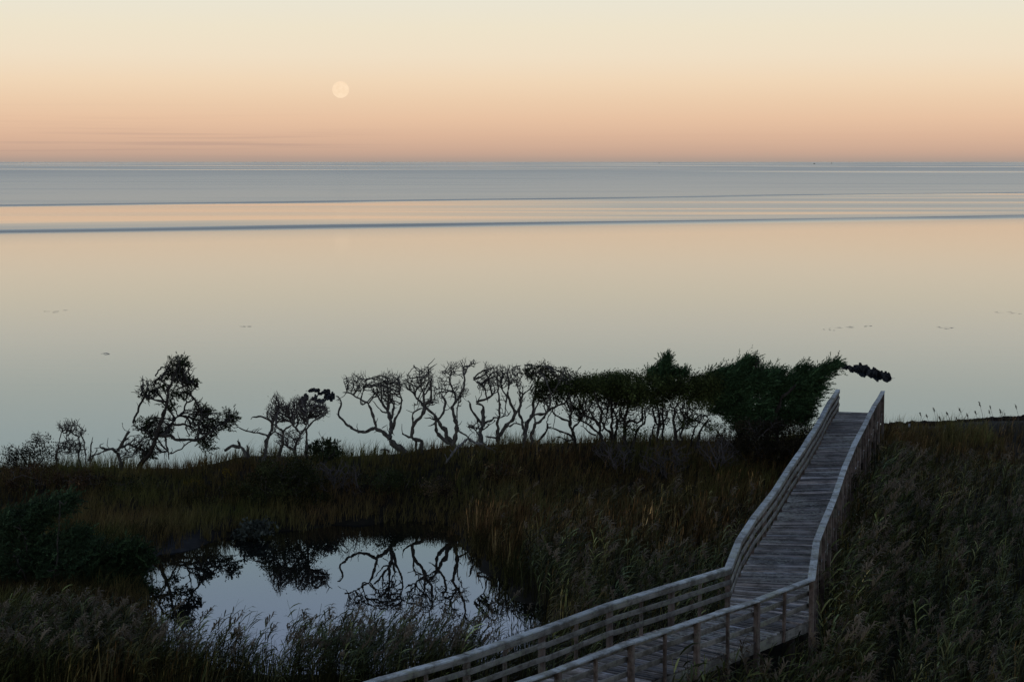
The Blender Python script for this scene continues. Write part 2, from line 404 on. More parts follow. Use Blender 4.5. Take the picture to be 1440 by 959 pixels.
k = np.arange(len(POND)); pond = mesh('pond_water', pv, [np.stack([np.zeros_like(k), 1 + k, 1 + (k + 1) % len(k)], 1)], PM)
tag(pond, 'still dark pond mirroring the bare trees', kind='structure')

# ------------------------------------------------------------------ boardwalk
DZ = 2.75
LN = [np.array(p, float) for p in ((-9.0, 26.98), (5.52, 45.08), (6.2, 48.29), (10.55, 64.4), (14.82, 81.21))]
RN = [np.array(p, float) for p in ((-7.15, 25.98), (7.37, 43.67), (8.22, 48.01), (12.42, 64.9), (16.73, 80.74))]
def sag(x, y): return .06 * np.sin(x * .7 + y * .31) + .035 * np.sin(y * .77)
def z3(p, dz=0): return np.array((p[0], p[1], DZ + dz + sag(p[0], p[1]) * .6))
bw = thing('boardwalk', (7.0, 46.0, 0), 'weathered grey wooden boardwalk with railings turning over the marsh to the beach', 'boardwalk')
dk = Boxes()
for (l0, r0), (l1, r1) in zip(zip(LN, RN), zip(LN[1:], RN[1:])):
    Lm = max(np.linalg.norm(l1 - l0), np.linalg.norm(r1 - r0)); n = max(3, int(round(Lm / .148)))
    gap = .012 / Lm
    for k in range(n):
        t0 = k / n + gap / 2; t1 = (k + 1) / n - gap / 2
        c = [l0 + (l1 - l0) * t0, r0 + (r1 - r0) * t0, r0 + (r1 - r0) * t1, l0 + (l1 - l0) * t1]
        ov = (c[1] - c[0]) / np.linalg.norm(c[1] - c[0]) * (.015 + random.uniform(0, .015))
        c[0] = c[0] - ov; c[3] = c[3] - ov; c[1] = c[1] + ov; c[2] = c[2] + ov
        bgt = random.choice((.3, .45, .6, .75, .9, 1.0, 1.2, 2.0)) * random.uniform(.85, 1.15)
        warm = random.uniform(-.1, .1)
        dz = random.uniform(-.006, .006)
        dk.quadplank(*[z3(p, dz) for p in c], .04, (bgt * (1 + warm), bgt, bgt * (1 - warm)))
dk.build('deck', M_DECK, bw)
# stringers under the deck edges
def along(nodes, d):
    for a, b2 in zip(nodes, nodes[1:]):
        L = np.linalg.norm(b2 - a)
        if d <= L: return a + (b2 - a) * d / L
        d -= L
    return nodes[-1]
def length(nodes): return sum(np.linalg.norm(b2 - a) for a, b2 in zip(nodes, nodes[1:]))
def offs(nodes, o):      # parallel polyline, o to the right of travel
    out = []
    for k, p in enumerate(nodes):
        ds = []
        if k > 0: ds.append(nodes[k] - nodes[k - 1])
        if k < len(nodes) - 1: ds.append(nodes[k + 1] - nodes[k])
        ns = [np.array((d[1], -d[0])) / np.linalg.norm(d) for d in ds]
        nn = sum(ns) / len(ns); nn /= nn.dot(ns[0]) * 1.0
        out.append(p + nn * o)
    return out
for nodes, o in ((LN, .02), (RN, -.02)):
    st = Boxes(); on = offs(nodes, o)
    for a, b2 in zip(on, on[1:]):
        L = np.linalg.norm(b2 - a); n = max(1, int(round(L / 3.6)))
        for k in range(n):
            p = a + (b2 - a) * k / n; q = a + (b2 - a) * (k + 1) / n; q = q - (q - p) / np.linalg.norm(q - p) * .006
            s_ = random.uniform(.8, 1.15); st.board(z3(p, -.185), z3(q, -.185), .045, .27, tint=(s_, s_, s_))
    so = st.build('stringer', M_RAIL, bw)
CAPH = 1.0
def railing(nodes, inner, dists):
    """inner: +1 when the walkway lies to the right of travel; dists: (distance, thick?) of posts"""
    cap = Boxes(); run = [along(nodes, d) for d, _ in dists]
    brk = sorted(set([0.0] + [d for d, t in dists if t] + [length(nodes)]))
    corners = np.cumsum([0] + [np.linalg.norm(b2 - a) for a, b2 in zip(nodes, nodes[1:])])
    def seq(o):      # positions of board joints, corners included, on the parallel line
        on = offs(nodes, o); L2 = length(on); k = L2 / corners[-1]
        ds = sorted(set([round(c, 4) for c in corners] + [round(d, 4) for d in brk if min(abs(d - c) for c in corners) > .5]))
        cs2 = np.cumsum([0] + [np.linalg.norm(b2 - a) for a, b2 in zip(on, on[1:])])
        out = []
        for d in ds:
            i2 = int(np.clip(np.searchsorted(corners, d, side='right') - 1, 0, len(nodes) - 2))
            t = (d - corners[i2]) / (corners[i2 + 1] - corners[i2]); out.append(on[i2] + (on[i2 + 1] - on[i2]) * t)
        return out
    s = seq(inner * -.02)
    for p, q in zip(s, s[1:]):
        d = (q - p) / np.linalg.norm(q - p); s_ = random.uniform(.75, 1.15)
        cap.board(z3(p - d * .02, CAPH), z3(q + d * .015, CAPH + random.uniform(-.016, .012)), .19, .042, tint=(s_, s_, s_))
    rl = cap.build('railing', M_CAP, bw)
    ub = Boxes(); s = seq(inner * .055)
    for p, q in zip(s, s[1:]):
        s_ = random.uniform(.8, 1.1); ub.board(z3(p, CAPH - .085), z3(q, CAPH - .085), .036, .12, tint=(s_, s_, s_))
    ub.build('top_rail', M_RAIL, rl)
    for hh in (.64, .33):
        mr = Boxes(); s = seq(inner * .055)
        for p, q in zip(s, s[1:]):
            s_ = random.uniform(.8, 1.15); j1, j2 = random.uniform(-.022, .022), random.uniform(-.022, .022)
            mr.board(z3(p, hh + j1), z3(q, hh + j2), .036, .125, tint=(s_, s_, s_))
        mr.build('middle_rail', M_RAIL, rl)
    on = offs(nodes, inner * -.025)
    for d, thick in dists:
        i2 = int(np.clip(np.searchsorted(corners, d, side='right') - 1, 0, len(nodes) - 2))
        t = (d - corners[i2]) / (corners[i2 + 1] - corners[i2]); p = on[i2] + (on[i2 + 1] - on[i2]) * t
        dd = (nodes[i2 + 1] - nodes[i2]); dd /= np.linalg.norm(dd)
        side = np.array((dd[1], -dd[0], 0))
        ww = .125 if thick else .075
        bot = float(zg(p[0], p[1])) - .3 if thick else DZ - .30
        s_ = random.uniform(.75, 1.25); top = z3(p, CAPH - .024)
        bt = np.array((p[0] + random.uniform(-.02, .02), p[1], bot))
        pb = Boxes(); pb.board(bt, top, ww, ww, side=side, tint=(s_, s_, s_), bev=.01)
        pb.build('post', M_POST, rl)
def posts(nodes, start, step, thick0):
    cs = np.cumsum([0] + [np.linalg.norm(b2 - a) for a, b2 in zip(nodes, nodes[1:])]); L = cs[-1]
    out = []
    for a, b2 in zip(cs, cs[1:]):
        n = max(1, int(round((b2 - a) / 1.38)))
        if n % 2 and n > 1: n += 1
        for k in range(n): out.append((a + (b2 - a) * k / n, k % 2 == 0))
    out.append((L - .05, True)); return out
railing(LN, 1, posts(LN, 0, 1.38, True))
railing(RN, -1, posts(RN, 0, 1.38, True))
for d in np.arange(2.0, length(LN), 3.4):             # round piles under the deck
    a = along(LN, d); b2 = along(RN, d * length(RN) / length(LN))
    for t in (.14, .86):
        p = a + (b2 - a) * t; tb = Tubes()
        zz = np.linspace(float(zg(p[0], p[1])) - .3, DZ - .33, 6); tb.add([(p[0], p[1], z) for z in zz], .10, 10)
        tb.build('pile', M_BARK, bw)

# ------------------------------------------------------------------ trees: traced limbs + grown twigs
def resample(pts, step, wig, yj):
    pts = np.asarray(pts, float); seg = np.linalg.norm(np.diff(pts, axis=0), axis=1); cum = np.concatenate([[0], np.cumsum(seg)])
    n = max(2, int(cum[-1] / step) + 1); s = np.linspace(0, cum[-1], n)
    out = np.stack([np.interp(s, cum, pts[:, k]) for k in range(3)], 1)
    if n > 3:
        jit = rng.normal(0, wig, out.shape); jit[0] = 0
        out = out + jit; sm = out.copy(); sm[1:-1] = (out[:-2] + 2 * out[1:-1] + out[2:]) / 4; out = sm
    return out, s / max(cum[-1], 1e-6)
def in_ellipses(ells, Y, n_mult=1.0, depth=1.0, surf=0.0):
    out = []
    for e in ells:
        u, v, ru, rv, n = e[:5]; c = P(u, v, Y + (e[5] if len(e) > 5 else 0)); k = Y / F
        n = int(n * n_mult); d = rng.normal(size=(n, 3)); d /= np.linalg.norm(d, axis=1)[:, None]
        r = rng.uniform(surf, 1, n) ** (1 / 3); d *= r[:, None]
        out.append(c + d * np.array((ru * k, max(ru, rv) * k * depth, rv * k)))
    return np.concatenate(out) if out else np.zeros((0, 3))
def colonize(nodes, parent, attr, step=.095, infl=.75, kill=.118, iters=120, up=.32, jitter=.24):
    nodes = list(nodes); parent = list(parent); A = np.asarray(attr); N = len(nodes)
    if not len(A): return nodes, parent
    NA = np.array(nodes); D = np.linalg.norm(A[:, None] - NA[None], axis=2); best = D.argmin(1); bd = D.min(1)
    alive = np.ones(len(A), bool); kids = {}
    for it in range(iters):
        act = alive & (bd < infl if it > 25 else bd < infl * 3)
        if not act.any(): break
        src = best[act]; tgt = A[act]; new = []
        for s_ in np.unique(src):
            dv = (tgt[src == s_] - nodes[s_]); dv /= np.linalg.norm(dv, axis=1)[:, None] + 1e-9; d = dv.sum(0)
            d /= np.linalg.norm(d) + 1e-9; d = d + rng.normal(0, jitter, 3) + (0, 0, up); d /= np.linalg.norm(d) + 1e-9
            if kids.get(s_, 0) >= 3:
                kk = np.where(act & (best == s_))[0]; alive[kk[bd[kk] < .3]] = False; bd[kk] += .25; continue
            kids[s_] = kids.get(s_, 0) + 1
            nodes.append(nodes[s_] + d * step); parent.append(int(s_)); new.append(len(nodes) - 1)
        if not new or len(nodes) > 7000: break
        Nn = np.array([nodes[k] for k in new]); D = np.linalg.norm(A[:, None] - Nn[None], axis=2)
        m_ = D.min(1); am = D.argmin(1); bet = m_ < bd
        bd = np.where(bet, m_, bd); best = np.where(bet, np.array(new)[am], best)
        alive &= bd > kill
    return nodes, parent
def grow(limbs, Y, crown, tip=.015, expo=2.15, rmax=.05, depth=1.0, yspread=.5, wig=.04, nmul=2.5, bristle=.12, **kw):
    """limbs: (list of (u,v[,dy]), d0 px, d1 px). returns limb tubes, twig tubes, tip points"""
    LT = Tubes(); TT = Tubes(); nodes = []; parent = []; nl = 0; yoff = {}
    for lim in limbs:
        uv, d0, d1 = lim[:3]; pts = []
        # a limb starts at the depth of the limb it springs from and wanders in depth
        key = uv[0]; y0 = 0.0
        if nodes:
            q = P(key[0], key[1], Y); A_ = np.array(nodes); dd = np.hypot(A_[:, 0] - q[0], A_[:, 2] - q[2]); k = dd.argmin()
            if dd[k] < .3: y0 = A_[k, 1] - Y
        slope = rng.normal(0, yspread); acc = y0; prev = None
        for q in uv:
            if prev is not None: acc += slope * math.hypot(q[0] - prev[0], q[1] - prev[1]) * Y / F + rng.normal(0, .04)
            prev = q
            pts.append(P(q[0], q[1], Y + float(np.clip(acc, -1.3, 1.3))))
        rs, t = resample(pts, .11, wig, 0)
        rad = (d0 + (d1 - d0) * t) * Y / F / 2 * (1 + .18 * rng.normal(size=len(t)))
        rad = np.maximum(rad, .012); rad[-1] *= .5
        LT.add(rs, rad, 8)
        base = len(nodes)
        for k, p in enumerate(rs): nodes.append(p); parent.append(base + k - 1 if k else -1)
    nl = len(nodes)
    # small broken stubs and spurs along the limbs
    for k in rng.choice(nl, max(1, nl // 4), replace=False):
        d = rng.normal(size=3) + (0, 0, .3); d[1] *= .7; d /= np.linalg.norm(d); L = rng.uniform(.08, .42); q1 = nodes[k] + d * L * .55; q2 = q1 + (d + rng.normal(0, .5, 3)) * L * .45
        TT.add([nodes[k], q1, q2], [.018, .014, .008], 4, False)
    tips = []
    if crown:
        attr = in_ellipses(crown, Y, n_mult=nmul, depth=depth)
        nodes, parent = colonize(nodes, parent, attr, **kw)
        N = len(nodes); rad = np.zeros(N); ch = [[] for _ in range(N)]
        for k in range(nl, N): ch[parent[k]].append(k)
        for k in range(N - 1, nl - 1, -1):
            rad[k] = tip if not ch[k] else min(rmax, sum(rad[c] ** expo for c in ch[k]) ** (1 / expo))
        NA = np.array(nodes); done = np.zeros(N, bool)
        for k in range(nl, N):
            if done[k]: continue
            chain = [parent[k], k]; done[k] = True; c = k
            while ch[c]:
                c = max(ch[c], key=lambda q: rad[q]); chain.append(c); done[c] = True
            rr = rad[chain]; rr[0] = rr[1]; rr[-1] = tip * .5
            TT.add(NA[chain], rr, 5 if rr[0] > .02 else 4, False)
        tips = [nodes[k] for k in range(nl, N) if not ch[k]]
        for k in range(nl, N):
            for _ in range(2 if not ch[k] else int(rng.random() < bristle)):
                d = rng.normal(0, .45, 3) + (0, 0, .6) + (nodes[k] - nodes[parent[k]]) * 5; d /= np.linalg.norm(d); L = rng.uniform(.10, .28); q = nodes[k]; b_ = rng.normal(0, .03, 3)
                TT.add([q, q + d * L * .5 + b_, q + d * L], [tip * .85, tip * .7, tip * .4], 3, False)
    return LT, TT, np.array(tips) if len(tips) else np.zeros((0, 3))
def tree(name, label, cat, limbs, Y, crown=(), foliage=None, group=None, bark=None, twigm=None, base=None, fol_kw=None, **kw):
    u0, v0 = limbs[0][0][0]
    b0 = P(u0, v0, Y); t = thing(name, b0, label, cat, group)
    LT, TT, tips = grow(limbs, Y, list(crown), **kw)
    LT.build('trunk', bark or M_DEAD, t)
    if TT.V: TT.build('twigs', twigm or bark or M_DEAD, t)
    if foliage: foliage(t, Y, tips)
    return t
def oak_crown(ells, tint, size=.085, per=1.0, tipn=4):
    def f(t, Y, tips):
        lc = in_ellipses([(e[0], e[1], e[2], e[3], max(5, e[4] // 14), *e[5:]) for e in ells], Y, depth=1.3, surf=.3)   # boughs, each a small cloud of clumps
        cl = np.repeat(lc, 9, 0); cl = cl + rng.normal(0, 1, cl.shape) * np.repeat(rng.uniform(.07, .2, len(lc)), 9)[:, None] * (1.2, 1.2, .75)
        bough = np.repeat(np.exp(rng.normal(0, .35, len(lc))), 9)
        if len(tips): tips = tips[tips[:, 2] > np.percentile(lc[:, 2], 30)]
        if len(tips): bough = np.concatenate([bough, np.ones(len(tips))])
        if len(tips): cl = np.concatenate([cl, tips])
        C = np.repeat(cl, int(10 * per), 0); C = C + rng.normal(0, .095, C.shape)
        tn = np.repeat(bough * np.exp(rng.normal(0, .25, len(cl))), int(10 * per))[:, None] * np.array(tint)
        V, Fq, T = leaf_quads(C, size, tint=tn, var=.25, aspect=.55)
        mesh('crown', V, [Fq], M_LEAF, t, tint=T)
    return f
def cedar_crown(ells, tint, wind=(.8, 0, .5), L=.42, per=1.0, name='crown', depth=1.0):
    def f(t, Y, tips):
        S = in_ellipses(ells, Y, n_mult=per, depth=depth, surf=.3); n = len(S); w_ = np.array(wind)
        d = w_ + rng.normal(0, .42, (n, 3)); d /= np.linalg.norm(d, axis=1)[:, None]
        m_ = 16; s_ = np.linspace(0, 1, m_)[None, :, None]; LL = (L * rng.uniform(.5, 1.3, n))[:, None, None]
        C = S[:, None] + d[:, None] * s_ * LL + rng.normal(0, .035, (n, m_, 3)) * (1.2 - s_)
        ax = np.repeat(d, m_, 0); tn = np.repeat(np.exp(rng.normal(0, .4, n)), m_)[:, None] * np.array(tint)
        V, Fq, T = leaf_quads(C.reshape(-1, 3), .12, axis=ax, tint=tn, var=.2, aspect=.3, spread=.5)
        mesh(name, V, [Fq], M_LEAF, t, tint=T)
    return f

YT = 75.6
# --- dead trees on the dune, left to right
DEADG = 'bare dead trees along the dune'
tree('dead_tree', 'bare dead tree with one long limb sweeping out left and curling up', 'dead tree', [
    ([(569, 637), (563, 630), (553, 622), (548, 617)], 11, 8),
    ([(548, 617), (537, 607), (527, 602)], 7, 5.5),
    ([(527, 602), (513, 606), (502, 607), (495, 601), (488, 595), (477.5, 587), (476, 581), (480, 568), (481, 562), (474, 556)], 5, 1.8),
    ([(527, 602), (529, 596), (526, 583), (522, 573), (515, 565), (507, 562), (498, 554), (483, 551)], 4.2, 1.6),
    ([(515, 565), (509, 571), (505, 565), (507, 562)], 2.5, 1.8), ([(498, 554), (505, 545), (502, 534)], 2.4, 1),
    ([(507, 562), (511, 548), (515, 536)], 2.2, 1), ([(488, 551), (487, 542), (483, 535)], 1.8, .9),
    ([(548, 617), (551, 607), (550, 597), (548, 585), (545, 575), (537, 565), (527, 552), (522, 547)], 7.5, 1.8),
    ([(552, 603), (556, 592), (562, 578), (565, 565), (561, 547), (562, 535)], 4.5, 1.2), ([(545, 578), (546, 560), (544, 543), (545, 530)], 3.5, 1.2),
    ([(550, 590), (554, 573), (547, 560), (552, 545)], 3.5, 1.2), ([(537, 565), (536, 550), (538, 535)], 2.5, 1),
    ([(547, 580), (536, 577), (531, 570), (523, 563)], 2.4, 1), ([(565, 565), (558, 570), (553, 566)], 2, 1),
    ([(537, 602), (545, 597)], 1.6, .8), ([(547, 636), (544, 632), (538, 632), (535, 634)], 3.5, 2)],
    YT, [(502, 541, 19, 14, 190), (543, 544, 23, 19, 420), (560, 538, 9, 13, 80), (545, 563, 10, 9, 60)], group=DEADG)
tree('dead_tree', 'bare dead tree on two short stubby legs with a dense round head', 'dead tree', [
    ([(585, 637), (584.5, 627), (584, 620), (579, 615)], 4, 4), ([(593, 637), (593, 627), (594, 621), (588, 619), (579, 615)], 5, 4.5),
    ([(579, 615), (571, 612), (563, 608.5)], 3, 1.5),
    ([(579, 615), (580, 602), (584, 593), (593, 585), (597, 573)], 5, 4.5), ([(580.5, 600), (580, 582), (588, 574), (597, 573)], 2.5, 2.2),
    ([(597, 573), (588, 562), (582, 552), (573, 546), (567, 540)], 4, 1.5), ([(597, 573), (605, 563), (606, 545), (602, 524), (602, 513)], 4, 1.2),
    ([(597, 573), (595, 555), (592, 540), (590, 523)], 3.5, 1.2), ([(602, 524), (609, 516), (615, 510)], 1.8, .8), ([(588, 562), (590, 570), (584, 569), (581, 565)], 2, 1),
    ([(590, 523), (584, 518), (581, 512)], 1.5, .7)],
    YT + .5, [(577, 540, 11, 13, 120), (597, 536, 14, 19, 380), (608, 567, 9, 6, 45)], group=DEADG)
tree('dead_tree', 'tallest sparse dead tree with two forked stems above a pale log', 'dead tree', [
    ([(640, 632), (636, 622), (630, 616), (625, 605), (617, 595), (610, 583), (600, 572)], 8, 3), ([(636, 624), (623, 618), (614, 610), (612, 596), (613, 588)], 5, 3.5),
    ([(613, 590), (620, 586), (626, 581), (624, 567), (622, 554)], 4, 2.5), ([(614, 590), (604, 588), (596, 588)], 2.6, 1.4), ([(612, 594), (603, 598)], 2.5, 1.3),
    ([(636, 626), (641, 612), (641, 600), (640, 588), (635, 573), (642, 565), (648, 557), (652, 540), (653, 527), (650, 516), (648, 506)], 7, 1.2),
    ([(653, 527), (658, 519), (662, 512), (664, 507)], 2.4, .8), ([(660, 516), (668, 511), (669, 509)], 1.8, .7),
    ([(641, 566), (641, 555), (636, 545), (632, 535), (634, 522), (635, 506)], 3.6, 1), ([(641, 555), (632, 549), (625, 548), (611, 547)], 2.2, .9), ([(626, 549), (624, 538)], 1.5, .7),
    ([(633, 527), (627, 522), (622, 519)], 1.4, .7), ([(634, 522), (640, 518), (643, 514)], 1.4, .7), ([(651, 532), (645, 528), (642, 526)], 1.4, .7), ([(650, 548), (657, 545), (661, 548)], 1.4, .6),
    ([(641, 600), (644, 585), (643, 572), (647, 566)], 3, 1.4), ([(630, 616), (629, 604), (627, 600)], 3, 2), ([(642, 603), (652, 612), (661, 618), (664, 624)], 2.6, 2)],
    YT, [(634, 522, 12, 13, 46), (652, 516, 7, 9, 26), (665, 513, 5, 6, 24), (618, 552, 10, 16, 60), (648, 555, 10, 18, 34), (625, 535, 12, 10, 24)], group=DEADG, tip=.013)
tree('dead_tree', 'dead tree with a stubby broken limb jutting left at mid height', 'dead tree', [
    ([(679, 632), (677, 620), (676, 612), (678, 598), (680, 582), (680, 570), (671, 566)], 8, 3), ([(670, 566), (680, 563), (691, 560), (696, 548), (693, 535)], 3.6, 1.4),
    ([(675, 616), (668, 606), (661, 600)], 3, 1.4), ([(677, 597), (670, 585), (662, 575), (661, 566), (657, 563)], 4, 2.6), ([(679, 597), (688, 591), (700, 587), (713, 585), (717, 580)], 3.6, 1.4),
    ([(676, 605), (690, 596), (699, 590)], 2.4, 1.4), ([(674, 603), (669, 592), (671, 585)], 2.4, 1.2), ([(673, 566), (676, 556), (677, 552)], 1.6, .8),
    ([(685, 562), (683, 550), (674, 541), (664, 532)], 2.4, .9), ([(692, 555), (688, 538), (684, 523), (682, 513)], 2.4, .9), ([(672, 602), (666, 600), (660, 601)], 2, 1.2)],
    YT - .3, [(683, 540, 13, 13, 120), (690, 528, 12, 14, 130), (667, 600, 8, 7, 40)], group=DEADG)
tree('dead_tree', 'dead tree with one straight upright pole and a limb leaning right', 'dead tree', [
    ([(700, 634), (700, 622), (701, 603), (702, 575), (702, 550), (699, 535), (700, 522)], 5, 1.6), ([(701, 616), (690, 614), (682, 613)], 3, 2),
    ([(700, 620), (707, 606), (713, 600), (720, 591), (725, 582), (720, 573), (713, 557), (717, 540), (714, 525), (717, 514)], 6, 1.4),
    ([(725, 583), (732, 568), (734, 556), (727, 542), (726, 530)], 3, 1.2), ([(713, 557), (706, 550), (703, 540)], 2.6, 1.2), ([(713, 557), (710, 580), (707, 585)], 2.4, 1.6),
    ([(718, 540), (726, 528), (732, 516)], 2.2, .9), ([(702, 560), (698, 568), (697, 560)], 2, 1.2), ([(716, 600), (727, 595), (735, 598)], 2.6, 2)],
    YT + .4, [(706, 532, 16, 16, 250), (724, 530, 13, 15, 200), (730, 545, 6, 12, 30)], group=DEADG)
tree('dead_tree', 'dead tree forking low with bare crown reaching behind live oak leaves', 'dead tree', [
    ([(737, 632), (737, 618), (740, 598), (750, 583), (750, 567), (753, 552), (757, 535), (752, 520)], 7, 1.6), ([(748, 586), (757, 581), (767, 580), (778, 574), (792, 568), (800, 562)], 5, 2),
    ([(736, 612), (736, 598), (730, 580), (733, 558), (741, 552), (752, 540)], 4, 1.5), ([(747, 632), (748, 612), (752, 597), (763, 590), (770, 578), (775, 565), (772, 545)], 5.5, 2),
    ([(752, 594), (753, 583)], 2.5, 1.5), ([(757, 535), (765, 527), (772, 514)], 2.2, .9), ([(757, 540), (748, 532), (740, 525), (738, 517)], 2.4, 1), ([(775, 555), (786, 538), (793, 520), (794, 514)], 2.2, .8),
    ([(786, 538), (780, 522)], 1.5, .7), ([(797, 540), (805, 533), (810, 526), (816, 516)], 1.6, .6)],
    YT + .2, [(748, 524, 13, 11, 170), (762, 522, 12, 12, 130), (778, 526, 10, 10, 40), (795, 528, 12, 9, 30), (765, 560, 12, 12, 50)],
    foliage=oak_crown([(765, 546, 12, 8, 130), (780, 541, 14, 9, 170), (760, 555, 6, 4, 20), (775, 560, 10, 6, 45)], (.040, .052, .019)), group=DEADG)
# fallen silver limbs
tree('fallen_limb', 'pale silver fallen limb forking down the dune below the dead trees', 'fallen limb', [
    ([(626, 653), (630, 645), (638, 637), (643, 629), (650, 624), (658, 618), (668, 622), (683, 628)], 3.2, 3.5), ([(638, 637), (634, 634), (632, 631)], 2, 1.4),
    ([(683, 628), (690, 631), (697, 635), (703, 636), (708, 633)], 3, 1.4), ([(690, 631), (694, 627), (699, 630)], 1.5, 1)], YT - 1.6, bark=M_SILVER)
# --- live oaks
OAKG = 'low wind-clipped live oaks on the dune'
OT = (.058, .076, .026)
oaks = [
 ('live oak leaning left with a broken stub beside its foot', [
    ([(812, 632), (808, 618), (803, 603), (800, 593), (788, 588), (777, 580)], 5.5, 2.2), ([(802, 598), (803, 580), (803, 568), (800, 552)], 4, 2),
    ([(810, 622), (800, 612), (785, 604), (773, 601)], 3, 2.4), ([(755, 624), (762, 614), (770, 602), (769, 593)], 3.6, 2.4), ([(769, 602), (776, 600)], 2.6, 1.6), ([(806, 618), (795, 620), (783, 613)], 2.4, 1.2),
    ([(804, 606), (814, 594), (822, 584)], 3, 1.6)],
    [(800, 560, 22, 10, 140), (815, 575, 14, 14, 90)], [(800, 543, 26, 10, 420), (817, 541, 20, 10, 330), (790, 552, 16, 8, 150), (812, 575, 8, 6, 30)]),
 ('live oak with a limb arched far to the left and a thin leaf edge', [
    ([(848, 632), (845, 613), (843, 598), (835, 588), (818, 585), (807, 583)], 5.5, 2), ([(844, 600), (847, 585), (845, 575), (838, 562), (836, 548)], 4, 1.8), ([(842, 610), (828, 598), (818, 592), (808, 588)], 3.2, 1.6),
    ([(838, 612), (826, 606), (822, 600)], 2.4, 1.4), ([(846, 606), (853, 588), (855, 570)], 3, 1.5), ([(835, 588), (832, 578), (822, 576), (815, 577)], 2.2, 1.2)],
    [(840, 567, 24, 10, 170), (828, 585, 16, 12, 80), (852, 585, 10, 14, 60)], [(838, 540, 24, 11, 430), (848, 548, 18, 14, 350), (830, 552, 14, 8, 140)]),
 ('live oak with two close upright stems in the middle of the grove', [
    ([(862, 632), (860, 612), (853, 602), (847, 592)], 4.5, 3), ([(860, 614), (860, 590), (860, 570), (858, 552)], 4, 2), ([(865, 630), (864, 612), (868, 590), (862, 577), (866, 560)], 4, 2), ([(866, 600), (874, 585), (873, 568)], 3, 1.5)],
    [(864, 568, 18, 10, 150), (868, 588, 12, 14, 90)], [(864, 540, 22, 13, 480), (868, 553, 18, 12, 300), (862, 530, 14, 6, 120)]),
 ('live oak with a thick single stem and heavy leaves above it', [
    ([(880, 632), (878, 610), (878, 590), (882, 575), (888, 560)], 6, 2.5), ([(878, 600), (885, 590), (894, 596), (903, 590), (904, 580), (902, 570)], 3.6, 2), ([(878, 595), (872, 580), (874, 565)], 3, 1.6), ([(890, 630), (895, 605), (905, 597), (909, 590), (907, 575)], 4, 2)],
    [(888, 568, 18, 10, 140), (884, 592, 14, 16, 120), (902, 580, 10, 12, 40)], [(886, 540, 22, 14, 500), (895, 555, 20, 14, 380), (888, 570, 10, 6, 60), (886, 602, 9, 7, 70)]),
 ('live oak with a curved stem under the pointed cedar top', [
    ([(926, 632), (925, 610), (928, 588), (925, 572), (920, 560)], 5, 2.4), ([(926, 604), (935, 590), (940, 575)], 3, 1.6), ([(926, 598), (918, 582), (915, 568)], 3, 1.6), ([(912, 630), (916, 612), (922, 596)], 3, 1.6)],
    [(922, 575, 18, 11, 160), (930, 592, 13, 16, 130)], [(918, 545, 24, 16, 560), (912, 562, 16, 10, 220), (935, 552, 18, 14, 330)]),
 ('live oak with several slanting stems beside the big cedar', [
    ([(952, 632), (950, 610), (946, 590), (950, 570)], 5, 2.4), ([(959, 630), (958, 610), (962, 592), (958, 575)], 4, 2), ([(951, 608), (962, 598), (978, 590), (988, 584)], 2.6, 1.4), ([(982, 630), (983, 610), (990, 596), (1000, 588)], 3.6, 1.6), ([(972, 630), (975, 607), (982, 594), (990, 583)], 3, 1.4)],
    [(958, 575, 22, 11, 170), (965, 592, 20, 14, 150), (990, 592, 14, 12, 80)], [(955, 548, 24, 15, 500), (976, 550, 24, 15, 560), (995, 546, 18, 13, 420), (1000, 538, 14, 7, 200), (984, 536, 16, 7, 240), (965, 592, 16, 4, 70), (1006, 600, 14, 6, 80), (985, 570, 14, 10, 110)]),
]
for k, (lab, limbs, crown, fol) in enumerate(oaks):
    tree('live_oak', lab, 'tree', limbs, YT + (.8, .2, .6, -.1, .4, .2)[k], crown, foliage=oak_crown(fol, OT, per=1.1), bark=M_BARK, group=OAKG, tip=.014, up=.08)
# --- cedars
CT = (.052, .098, .044)
tree('cedar_tree', 'slim cedar with a pointed top rising above the live oaks', 'tree', [([(934, 632), (932, 600), (931, 560), (932, 530), (936, 510)], 4, 1.2)], YT + .9,
    foliage=cedar_crown([(930, 530, 9, 14, 260), (933, 517, 6, 8, 130), (936, 509, 3, 5, 50), (914, 530, 6, 8, 90), (947, 528, 7, 6, 70), (960, 530, 4, 7, 60), (935, 545, 25, 8, 160)], CT, wind=(.45, 0, .85), L=.42), bark=M_BARK)
tree('cedar_tree', 'broad dark green windswept cedar with combed sprays in the grove', 'tree', [([(1046, 640), (1042, 612), (1036, 585), (1030, 560), (1036, 530)], 7, 2), ([(1040, 605), (1058, 585), (1075, 565)], 4, 1.6),
    ([(1056, 530), (1063, 515), (1062, 505)], 1.4, .6), ([(1062, 516), (1069, 510)], 1.2, .6)], 76.5, [(1063, 511, 7, 6, 26)],
    foliage=cedar_crown([(992, 550, 18, 15, 520), (1003, 536, 16, 8, 260), (1050, 598, 28, 14, 420), (1028, 585, 18, 10, 200), (1004, 530, 14, 7, 190), (1018, 538, 20, 12, 420), (1030, 528, 16, 12, 360), (1042, 517, 10, 9, 190), (1048, 509, 6, 4, 70), (1045, 540, 26, 18, 800), (1015, 556, 24, 14, 480), (1040, 570, 36, 16, 700), (1062, 535, 20, 13, 420), (1010, 575, 18, 10, 220)], CT, wind=(.95, 0, .42), L=.62, per=.8), bark=M_BARK)
